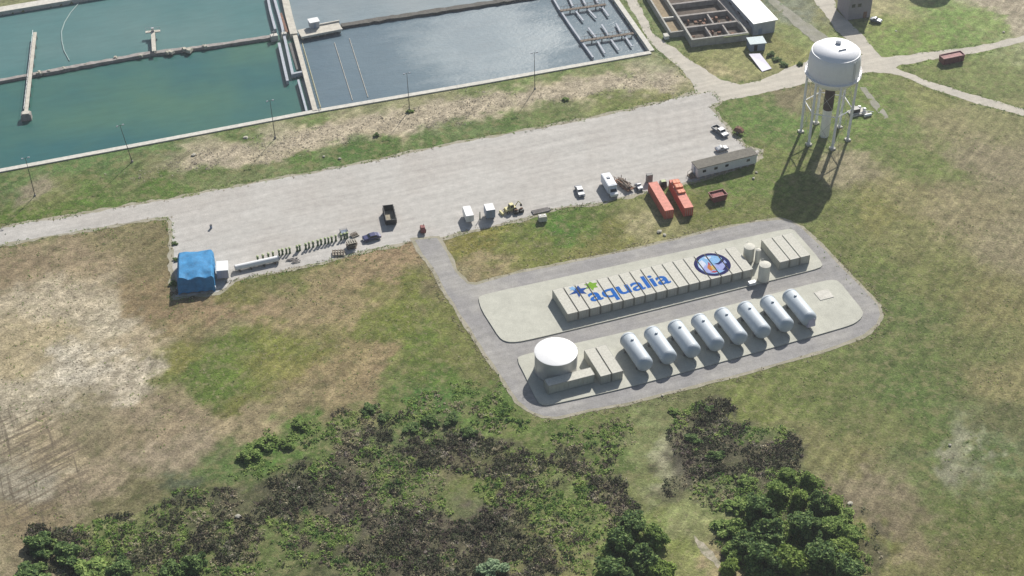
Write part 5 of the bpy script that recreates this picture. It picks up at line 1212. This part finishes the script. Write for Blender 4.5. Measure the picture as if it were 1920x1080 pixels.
o = thing('white_bag', 'pale bulk bag at right front corner of the blue tarpaulin', 'bag', (*P(400, 541)[:2], .03), R_(8)); MB().box(-.8, .8, -.6, .6, 0, .9, .2, .15).build('sack', M['white'], o, bevel=.15); MB().bar((-.4, 0, .9), (.4, 0, 1.1), .05).build('strap', M['bluegrey'], o)
o = thing('oil_drum', 'dark drum standing alone on the open gravel lot', 'drum', (*P(396, 428)[:2], .035), 0); MB().lathe([(.32, 0), (.32, .95)], 16).build('shell', M['bluegrey'], o, smooth=True); MB().lathe([(.34, .95), (.34, 1.0)], 16).build('lid', M['black'], o)

# ------------------------------------------------------------------ stones
stones = [(461, 258, 1.0, 'round pale boulder on the bank left of walkway lamp post'), (363, 290, .9, 'pale boulder on the bank right of leaning lamp post'), (607, 293, .5, 'small pale stone in bright grass below the bank, left one'), (637, 297, .6, 'small pale stone in bright grass below the bank, right one'),
          (1236, 434, .95, 'pale boulder just below the left red container'), (1246, 440, .7, 'smaller pale boulder at the tip of red container shadow'), (446, 968, .9, 'pale boulder in the dark scrub at lower left'), (560, 915, .6, 'small pale stone in dark scrub below the green bushes'), (1242, 741, .45, 'small pale stone at the outer road edge below the capsule tanks'),
          (1781, 834, .5, 'small white stone on the grass at far right'), (1594, 944, .8, 'white boulder at the edge of the right tree clump'), (1413, 334, .6, 'pale boulder at right corner of the mobile office'), (1418, 323, .5, 'small pale stone behind the boulder at mobile office'), (1680, 58, .5, 'small pale stone on far lawn right of block house'), (1882, 60, .6, 'bright pale boulder by the far right road'), (786, 960, .5, 'pale stone in scrub at bottom middle')]
for k, (a, b, s_, lab) in enumerate(stones):
    bm = bmesh.new(); bmesh.ops.create_icosphere(bm, subdivisions=2, radius=s_)
    for v_ in bm.verts:
        n_ = mnoise.noise(v_.co * 1.3 / s_ + Vector((k * 3.1, 0, 0))); v_.co *= 1 + .35 * n_; v_.co.z *= .6; v_.co.x *= 1.25
    me_ = bpy.data.meshes.new('boulder'); bm.to_mesh(me_); bm.free(); me_.materials.append(M['stone'])
    o = bpy.data.objects.new('boulder', me_); o.scale = (.62, .62, .5); COL.objects.link(o); p = P(a, b, .2); o.location = (p.x, p.y, .22); o.rotation_euler.z = k; tag(o, lab, 'boulder')

# ------------------------------------------------------------------ vegetation
def leafquads(cent, size, up=.35):
    """arrays of leaf faces around centres; returns verts (n*4,3)"""
    n = len(cent); nr = rng.normal(size=(n, 3)); nr[:, 2] = np.abs(nr[:, 2]) + up; nr /= np.linalg.norm(nr, axis=1)[:, None]
    t_ = np.cross(nr, rng.normal(size=(n, 3))); t_ /= np.linalg.norm(t_, axis=1)[:, None]; b_ = np.cross(nr, t_)
    s_ = (size * rng.uniform(.6, 1.3, n))[:, None]; e = rng.uniform(.5, .8, n)[:, None]
    q = np.stack([cent - t_ * s_, cent - b_ * s_ * e, cent + t_ * s_, cent + b_ * s_ * e], 1)
    return q.reshape(-1, 3)
def quadmesh(name, verts, mats, mi=None):
    me_ = bpy.data.meshes.new(name); n = len(verts) // 4
    me_.vertices.add(len(verts)); me_.vertices.foreach_set('co', verts.ravel())
    me_.loops.add(len(verts)); me_.loops.foreach_set('vertex_index', np.arange(len(verts)))
    me_.polygons.add(n); me_.polygons.foreach_set('loop_start', np.arange(n) * 4); me_.polygons.foreach_set('loop_total', np.full(n, 4))
    for m_ in mats: me_.materials.append(m_)
    if mi is not None: me_.polygons.foreach_set('material_index', mi)
    me_.update(); me_.validate(); return me_
def crown_mesh(nlobe, nleaf, rad, hgt, leaf, seedn, z0=.25, mm='leaf_dark'):
    r_ = np.random.default_rng(seedn); cs = []
    for k in range(nlobe):
        a = r_.uniform(0, 6.28); rr = rad * math.sqrt(r_.uniform(0, 1)) * (.70 + .35 * math.sin(a * 2 + seedn) * math.sin(a * 3 + seedn * 2)); zz = hgt * (z0 * .6 + (1 - z0 * .6) * r_.uniform(.0, 1.0) * (1 - .6 * (rr / rad) ** 2)); lr = rad * r_.uniform(.13, .36)
        c_ = np.array([rr * math.cos(a), rr * math.sin(a), zz]); d = r_.normal(size=(nleaf // nlobe, 3)); d /= np.linalg.norm(d, axis=1)[:, None]
        rad_ = lr * r_.uniform(.55, 1.08, (len(d), 1)); pts = c_ + d * rad_ * np.array([1, 1, .8]); cs.append(pts)
    pts = np.concatenate(cs); pts = pts[pts[:, 2] > .1]
    return quadmesh('crown', leafquads(pts, leaf, .7), [MATS[mm]])
def trunk_mesh(h, r, seedn):
    r_ = np.random.default_rng(seedn); mb = MB(); p = Vector((0, 0, -.3)); k = 4
    for i in range(k):
        q = Vector((r_.uniform(-.15, .15) * h * .2, r_.uniform(-.15, .15) * h * .2, h * .75 * (i + 1) / k)); mb.bar(p, q, r * (1 - i * .2), r * (1 - (i + 1) * .2), 7)
        if i > 0:
            for _ in range(3): a = r_.uniform(0, 6.28); e = q + Vector((math.cos(a), math.sin(a), r_.uniform(.4, .9))) * h * r_.uniform(.18, .32); mb.bar(q, e, r * .35, r * .1, 5)
        p = q
    return mb
KINDS = {}
def kind(kn, nl, nleaf, rad, h, leaf, mm, tr=.16):
    for s_ in range(2):
        me_ = crown_mesh(nl, nleaf, rad, h, leaf, hash(kn) % 1000 if False else len(kn) * 7 + s_ * 31, mm=mm); t_ = trunk_mesh(h, tr, s_ + 5); KINDS[(kn, s_)] = (me_, t_, h)
kind('dark_tree', 64, 7000, 3.7, 6.2, .36, 'leaf_dark')
kind('green_tree', 56, 6200, 3.4, 4.8, .34, 'leaf_mid')
kind('light_tree', 50, 5600, 3.2, 4.2, .32, 'leaf_bright')
kind('shrub', 22, 2400, 2.1, 2.0, .28, 'leaf_mid', .07)
kind('dark_shrub', 22, 2400, 2.2, 2.1, .28, 'leaf_dark', .07)
kind('pale_shrub', 16, 2200, 2.0, 2.0, .19, 'leaf_pale', .07)
tmesh = {}
nplant = 0
def plant(kn, px_, py_, s_, label, cat, group=None, name=None):
    global nplant
    v_ = nplant % 2; nplant += 1; me_, tmb, h = KINDS[(kn, v_)]
    p = P(px_, py_, h * s_ * .5)
    t_ = thing(name or ('tree' if 'tree' in kn else 'bush'), label, cat, (p.x, p.y, 0.0), rng.uniform(0, 6.28), group)
    c_ = bpy.data.objects.new('crown', me_); COL.objects.link(c_); c_.parent = t_
    if (kn, v_) not in tmesh: o_ = tmb.build('trunk', M['bark'], t_); tmesh[(kn, v_)] = o_.data
    else: o_ = bpy.data.objects.new('trunk', tmesh[(kn, v_)]); COL.objects.link(o_); o_.parent = t_
    zz_ = s_ * (rng.uniform(.85, 1.15) if 'tree' in kn else rng.uniform(.5, .75)); t_.scale = (s_ * rng.uniform(.9, 1.25), s_ * rng.uniform(.85, 1.15), zz_); return t_
g1 = 'trees left of the trodden track'; g2 = 'trees in the lower right clump'; g3 = 'bushes of the lower left thicket'
for a, b, s_, kn, lab in [(1185, 985, .85, 'dark_tree', 'dark tree at the top of clump left of the track'), (1225, 1005, .8, 'green_tree', 'greener tree at the right side of clump left of the track'), (1160, 1025, .95, 'dark_tree', 'dark tree at the left side of clump left of the track'),
                          (1205, 1045, 1.05, 'dark_tree', 'largest dark tree in middle of clump left of the track'), (1145, 1075, .95, 'dark_tree', 'dark tree at bottom left of clump left of the track'), (1240, 1075, .9, 'light_tree', 'light green tree at bottom right of clump left of the track')]: plant(kn, a, b, s_, lab, 'tree', g1)
for a, b, s_, kn, lab in [(1420, 955, .9, 'dark_tree', 'dark tree at the upper left of lower right clump'), (1455, 925, .8, 'green_tree', 'green tree at the top of lower right clump'), (1500, 935, .8, 'light_tree', 'light green tree along the top of lower right clump'), (1535, 945, .8, 'dark_tree', 'dark tree at the upper right of lower right clump'),
                          (1385, 990, .7, 'green_tree', 'green tree at the left edge of lower right clump'), (1445, 1000, 1.0, 'dark_tree', 'dark tree in the left middle of lower right clump'), (1505, 985, 1.0, 'dark_tree', 'large dark tree in the very middle of lower right clump'), (1555, 990, .9, 'green_tree', 'green tree at the right middle of lower right clump'),
                          (1425, 1050, 1.05, 'dark_tree', 'dark tree at the bottom left of lower right clump'), (1480, 1050, 1.1, 'light_tree', 'bright green tree at the bottom middle of lower right clump'), (1540, 1045, 1.1, 'dark_tree', 'dark tree at the bottom right of lower right clump'), (1578, 1030, .95, 'light_tree', 'light green tree at the right edge of lower right clump'), (1592, 1074, .95, 'dark_tree', 'dark tree cut by the bottom edge at right of lower right clump'), (1370, 1065, .7, 'light_tree', 'light green tree beside pale track end at bottom edge'),
    (1562, 945, .7, 'light_tree', 'small light green tree at the upper right rim of lower right clump'), (1475, 890, .6, 'green_tree', 'small green tree at the top left rim of lower right clump'), (1588, 1000, .7, 'green_tree', 'small green tree at the outermost right rim of lower right clump'), (1400, 1015, .7, 'dark_tree', 'small dark tree between left rim and middle of lower right clump'), (1515, 900, .6, 'green_tree', 'small green tree at the topmost point of lower right clump')]: plant(kn, a, b, s_, lab, 'tree', g2)
for a, b, s_, kn, lab in [(75, 1020, 1.65, 'dark_shrub', 'dark bush at the top of lower left corner thicket'), (125, 1035, 1.76, 'dark_shrub', 'dark bush in the middle of lower left corner thicket'), (60, 1075, 1.76, 'dark_shrub', 'dark bush cut by bottom edge in lower left corner'), (170, 1070, 1.65, 'shrub', 'green bush at the right of lower left corner thicket'),
                          (225, 1060, 1.32, 'dark_shrub', 'small dark bush right of the lower left corner thicket'), (325, 1065, 1.65, 'dark_shrub', 'dark bush at bottom edge between left corner and middle scrub'), (365, 1050, 1.54, 'dark_shrub', 'dark bush just left of the bottom middle scrub')]: plant(kn, a, b, s_, lab, 'bush', g3)
for a, b, s_, kn, lab in [(920, 1065, 1.5, 'pale_shrub', 'rounded pale green bush at the bottom middle'), (882, 808, 1.0, 'dark_shrub', 'dark bush just below left corner of the road ring'), (845, 785, .9, 'dark_shrub', 'dark bush in the row left of road ring corner'), (805, 787, .9, 'dark_shrub', 'third dark bush from the road ring corner'),
                          (770, 800, .9, 'dark_shrub', 'dark bush where the green strip meets the scrub'), (690, 765, .9, 'dark_shrub', 'dark bush at the top of the middle scrub'), (720, 780, .8, 'dark_shrub', 'dark bush right of the topmost scrub bush'), (562, 792, .9, 'shrub', 'lone bright green bush left of the scrub top'), (500, 825, 1.1, 'shrub', 'bright green bush in the left green patch, upper one'),
                          (465, 850, 1.1, 'shrub', 'bright green bush in the left green patch, lower one'), (535, 830, .8, 'shrub', 'small green bush right of the left green patch'), (768, 208, .45, 'shrub', 'small bush at foot of the middle lamp post'), (705, 252, .5, 'dark_shrub', 'dark tuft bush on the pale bank'), (1060, 185, .5, 'shrub', 'small bush on the pale bank right of the last lamp post'),
                          (1300, 820, .9, 'dark_shrub', 'dark bush in the scrub right of the track, upper one'), (1345, 850, .9, 'dark_shrub', 'dark bush in the scrub right of the track, lower one'), (1400, 900, .9, 'shrub', 'green bush just above the lower right tree clump'), (1385, 945, 1.2, 'shrub', 'low green bush left of the lower right clump, upper one'), (1365, 985, 1.2, 'shrub', 'low green bush left of the lower right clump, middle one'), (1375, 1030, 1.3, 'shrub', 'low green bush left of the lower right clump, lower one'), (1585, 965, 1.1, 'shrub', 'low green bush at the right edge of lower right clump'), (1265, 770, .6, 'shrub', 'small bush below the outer road near the track head'), (1330, 765, .6, 'dark_shrub', 'dark bush below the outer road, right of track head'),
                          (328, 455, .45, 'dark_shrub', 'uppermost dark bush along left end of lot'), (330, 485, .45, 'dark_shrub', 'middle dark bush along left end of lot'), (324, 530, .55, 'dark_shrub', 'lowest dark bush along left end of lot'), (1445, 100, .7, 'dark_shrub', 'dark hedge bush right of metal ramp, upper one'), (1458, 109, .7, 'dark_shrub', 'dark hedge bush right of metal ramp, middle one'), (1470, 118, .7, 'dark_shrub', 'dark hedge bush right of metal ramp, lower one'), (1500, 118, .55, 'dark_shrub', 'dark bush left of the water tower tank beside road'), (1660, 755, .0001, 'shrub', '')][:-1]:
    plant(kn, a, b, s_, lab, 'bush')
# scrub and weeds nobody could count
def scatter(polys, n, thr, sc, seed, patch=None):
    out = []
    for pl_ in polys:
        w_ = np.array(PP(pl_)); lo = w_.min(0); hi = w_.max(0); k = int(n * (hi - lo).prod() / 4000)
        q = rng.uniform(lo, hi, (k, 2)); jx = (fbm(q[:, 0] * .13, q[:, 1] * .13, 71, 3) - .5) * 16; jy = (fbm(q[:, 0] * .13, q[:, 1] * .13, 73, 3) - .5) * 16
        q = q[inpoly(q[:, 0] + jx, q[:, 1] + jy, [tuple(a) for a in w_])]
        f = fbm(q[:, 0] * sc, q[:, 1] * sc, seed, 3); ok = f + rng.uniform(-.09, .09, len(f)) > thr
        if patch: pf = patch_field(q[:, 0], q[:, 1]) + rng.uniform(-.07, .07, len(q)); ok &= (pf < .53) if patch == 'dark' else (pf > .515)
        out.append(q[ok])
    return np.concatenate(out)
def scrub(name, pts, per, rmin, rmax, hmin, hmax, leaf, matn, label, cat):
    cs = []
    for p in pts:
        r = rng.uniform(rmin, rmax); h = rng.uniform(hmin, hmax); d = rng.normal(size=(per, 3)); d /= np.linalg.norm(d, axis=1)[:, None]
        c_ = d * rng.uniform(.4, 1, (per, 1)) * np.array([r, r, h]); c_[:, 2] = np.abs(c_[:, 2]) + .05; c_[:, :2] += p; cs.append(c_)
    pts3 = np.concatenate(cs); me_ = quadmesh(name, leafquads(pts3, leaf, .8), [MATS[matn]]); o = bpy.data.objects.new(name, me_); COL.objects.link(o); tag(o, label, cat, kind='stuff'); return o
sA = [(620, 800), (700, 752), (760, 790), (900, 800), (950, 850), (880, 880), (830, 900), (850, 960), (980, 960), (960, 1030), (880, 1085), (420, 1090), (470, 990), (420, 960), (560, 890)]
sA2 = [(30, 1090), (50, 1010), (150, 1000), (250, 945), (330, 915), (430, 930), (470, 990), (420, 1090)]
sA3 = [(930, 830), (1060, 830), (1180, 850), (1200, 960), (1120, 1000), (1100, 1090), (880, 1090), (960, 1020), (900, 940)]
sB = [(1235, 800), (1290, 765), (1370, 745), (1440, 800), (1510, 880), (1430, 930), (1370, 960), (1310, 960), (1250, 900)]
sB2 = [(1320, 960), (1440, 880), (1540, 900), (1640, 980), (1660, 1090), (1370, 1090)]
sC = [(740, 735), (860, 715), (930, 740), (980, 790), (1080, 800), (1180, 790), (1190, 850), (900, 800), (760, 790)]
sG = [(425, 905), (470, 830), (550, 800), (600, 790), (580, 840), (520, 900)]
sG2 = [(540, 800), (555, 778), (590, 780), (590, 806), (560, 812)]
sG3 = [(745, 735), (850, 715), (930, 725), (960, 775), (840, 765), (750, 775)]
scrub('scrub', scatter([sA, sB, sA3, sA2], 7200, .44, .16, 3, 'dark'), 14, .35, 1.1, .25, 1.1, .21, 'scrub_dark', 'dark brown and green scrub patches in the lower field', 'scrub')
scrub('purple_scrub', scatter([sA, sB, sA3, sA2], 3800, .50, .15, 57, 'dark'), 12, .3, .9, .15, .6, .2, 'scrub_purple', 'purplish brown dead scrub among the green scrub', 'scrub')
scrub('weeds', scatter([sA2, sA3, sB2, sC, sA, sB], 6600, .46, .17, 8, 'green'), 13, .3, 1.0, .15, .7, .21, 'scrub_green', 'green weeds spreading between the scrub patches', 'weeds')
scrub('lush_weeds', scatter([sG, sG2, sG3], 4600, .46, .2, 61), 11, .3, .8, .1, .35, .24, 'leaf_mid', 'lush green weed patches above the scrub', 'weeds')
scrub('dry_weeds', scatter([sA, sA3, sB, sA2, sB2, sC], 4200, .54, .22, 15), 12, .25, .9, .12, .55, .2, 'scrub_straw', 'straw coloured dry weeds among the scrub', 'weeds')
scrub('dark_scrub', scatter([sA2, sB2], 2000, .56, .14, 28), 15, .4, 1.2, .2, 1.0, .21, 'scrub_dark', 'dark thicket patches along the bottom of the photo', 'scrub')
bank = [(180, 340), (400, 280), (520, 255), (700, 215), (900, 180), (1100, 145), (1260, 135), (1290, 165), (1100, 180), (900, 218), (780, 245), (620, 262), (470, 300), (300, 325)]
scrub('reeds', scatter([bank], 3400, .34, .12, 21), 8, .2, .55, .1, .3, .13, 'reed', 'pale dead reeds along the bank below the basin', 'reeds')
allf = [(0, 460), (300, 420), (330, 560), (780, 470), (960, 740), (760, 730), (560, 800), (300, 900), (0, 1060)]
rf = [(1500, 430), (1700, 250), (1920, 240), (1920, 1080), (1680, 1080), (1600, 900), (1480, 790), (1420, 720), (1640, 640), (1660, 580)]
mf = [(850, 470), (1200, 395), (1420, 350), (1440, 395), (900, 525)]
scrub('grass_tufts', scatter([allf, rf, mf], 620, .50, .10, 33), 7, .15, .45, .08, .26, .12, 'scrub_green', 'low green grass tufts scattered over the fields', 'grass')
scrub('dry_grass_tufts', scatter([allf, rf, mf], 520, .52, .12, 39), 7, .15, .5, .06, .2, .12, 'scrub_straw', 'dry straw tufts scattered over the fields', 'grass')

def along(poly_, stepm, lo, hi, thr, seed):
    out = []; n = len(poly_); ctr = offset(poly_, 1.0)
    for i in range(n):
        a = np.array(poly_[i][:2]); b = np.array(poly_[(i + 1) % n][:2]); o_ = (np.array(ctr[i]) - a); o2 = np.array(ctr[(i + 1) % n]) - b; k = max(1, int(np.linalg.norm(b - a) / stepm))
        for q in range(k):
            t_ = (q + rng.random()) / k; u_ = o_ * (1 - t_) + o2 * t_; u_ = u_ / (np.linalg.norm(u_) + 1e-6); p = a + (b - a) * t_ + u_ * rng.uniform(lo, hi)
            if fbm(np.array([p[0] * .12]), np.array([p[1] * .12]), seed, 3)[0] + rng.uniform(-.12, .12) > thr: out.append(p)
    out = np.array(out); return out[~inpoly(out[:, 0], out[:, 1], offset(road, -.3)) & ~inpoly(out[:, 0], out[:, 1], offset(basin, 1.6)) & ~inpoly(out[:, 0], out[:, 1], offset(PP(service_px), -.6)) & ~inpoly(out[:, 0], out[:, 1], offset(lot, -.6)) & (np.abs(out[:, 0]) < 190)]
ep = np.concatenate([along(lot, .5, -.4, 2.4, .46, 91), along(PP(service_px), .6, -.3, 1.2, .48, 93)])
scrub('edge_weeds', ep, 9, .3, .9, .04, .16, .15, 'scrub_green', 'ragged green weeds along the edges of the gravel', 'weeds')
ep = np.concatenate([along(road, .5, .4, 2.6, .48, 95), along(lot, .7, -.8, 1.2, .52, 97)])
scrub('dry_edge_weeds', ep, 8, .3, .8, .04, .13, .15, 'scrub_straw', 'straw coloured weeds along the road edges', 'weeds')
sU = [(1385, 930), (1460, 880), (1530, 890), (1590, 950), (1625, 1040), (1640, 1090), (1360, 1090), (1350, 1010)]
sU2 = [(1150, 980), (1200, 955), (1240, 985), (1265, 1040), (1275, 1090), (1110, 1090), (1120, 1030)]
scrub('undergrowth', scatter([sU, sU2], 8000, .36, .15, 131), 16, .4, 1.2, .3, 1.2, .22, 'leaf_mid', 'leafy green undergrowth filling the gaps beneath the trees', 'undergrowth')
# ------------------------------------------------------------------ air
hb = MB(); hb.box(-1450, 1450, -1450, 1900, -5.5, 275)
hm = bpy.data.materials.new('air'); hm.use_nodes = True; t = hm.node_tree; t.nodes.remove(t.nodes['Principled BSDF'])
pv = t.nodes.new('ShaderNodeVolumePrincipled'); pv.inputs['Color'].default_value = (0.90, 0.94, 1.0, 1); pv.inputs['Density'].default_value = 0.00013; pv.inputs['Anisotropy'].default_value = 0.45
t.links.new(pv.outputs[0], t.nodes['Material Output'].inputs['Volume'])
o = hb.build('haze', hm); o['kind'] = 'stuff'
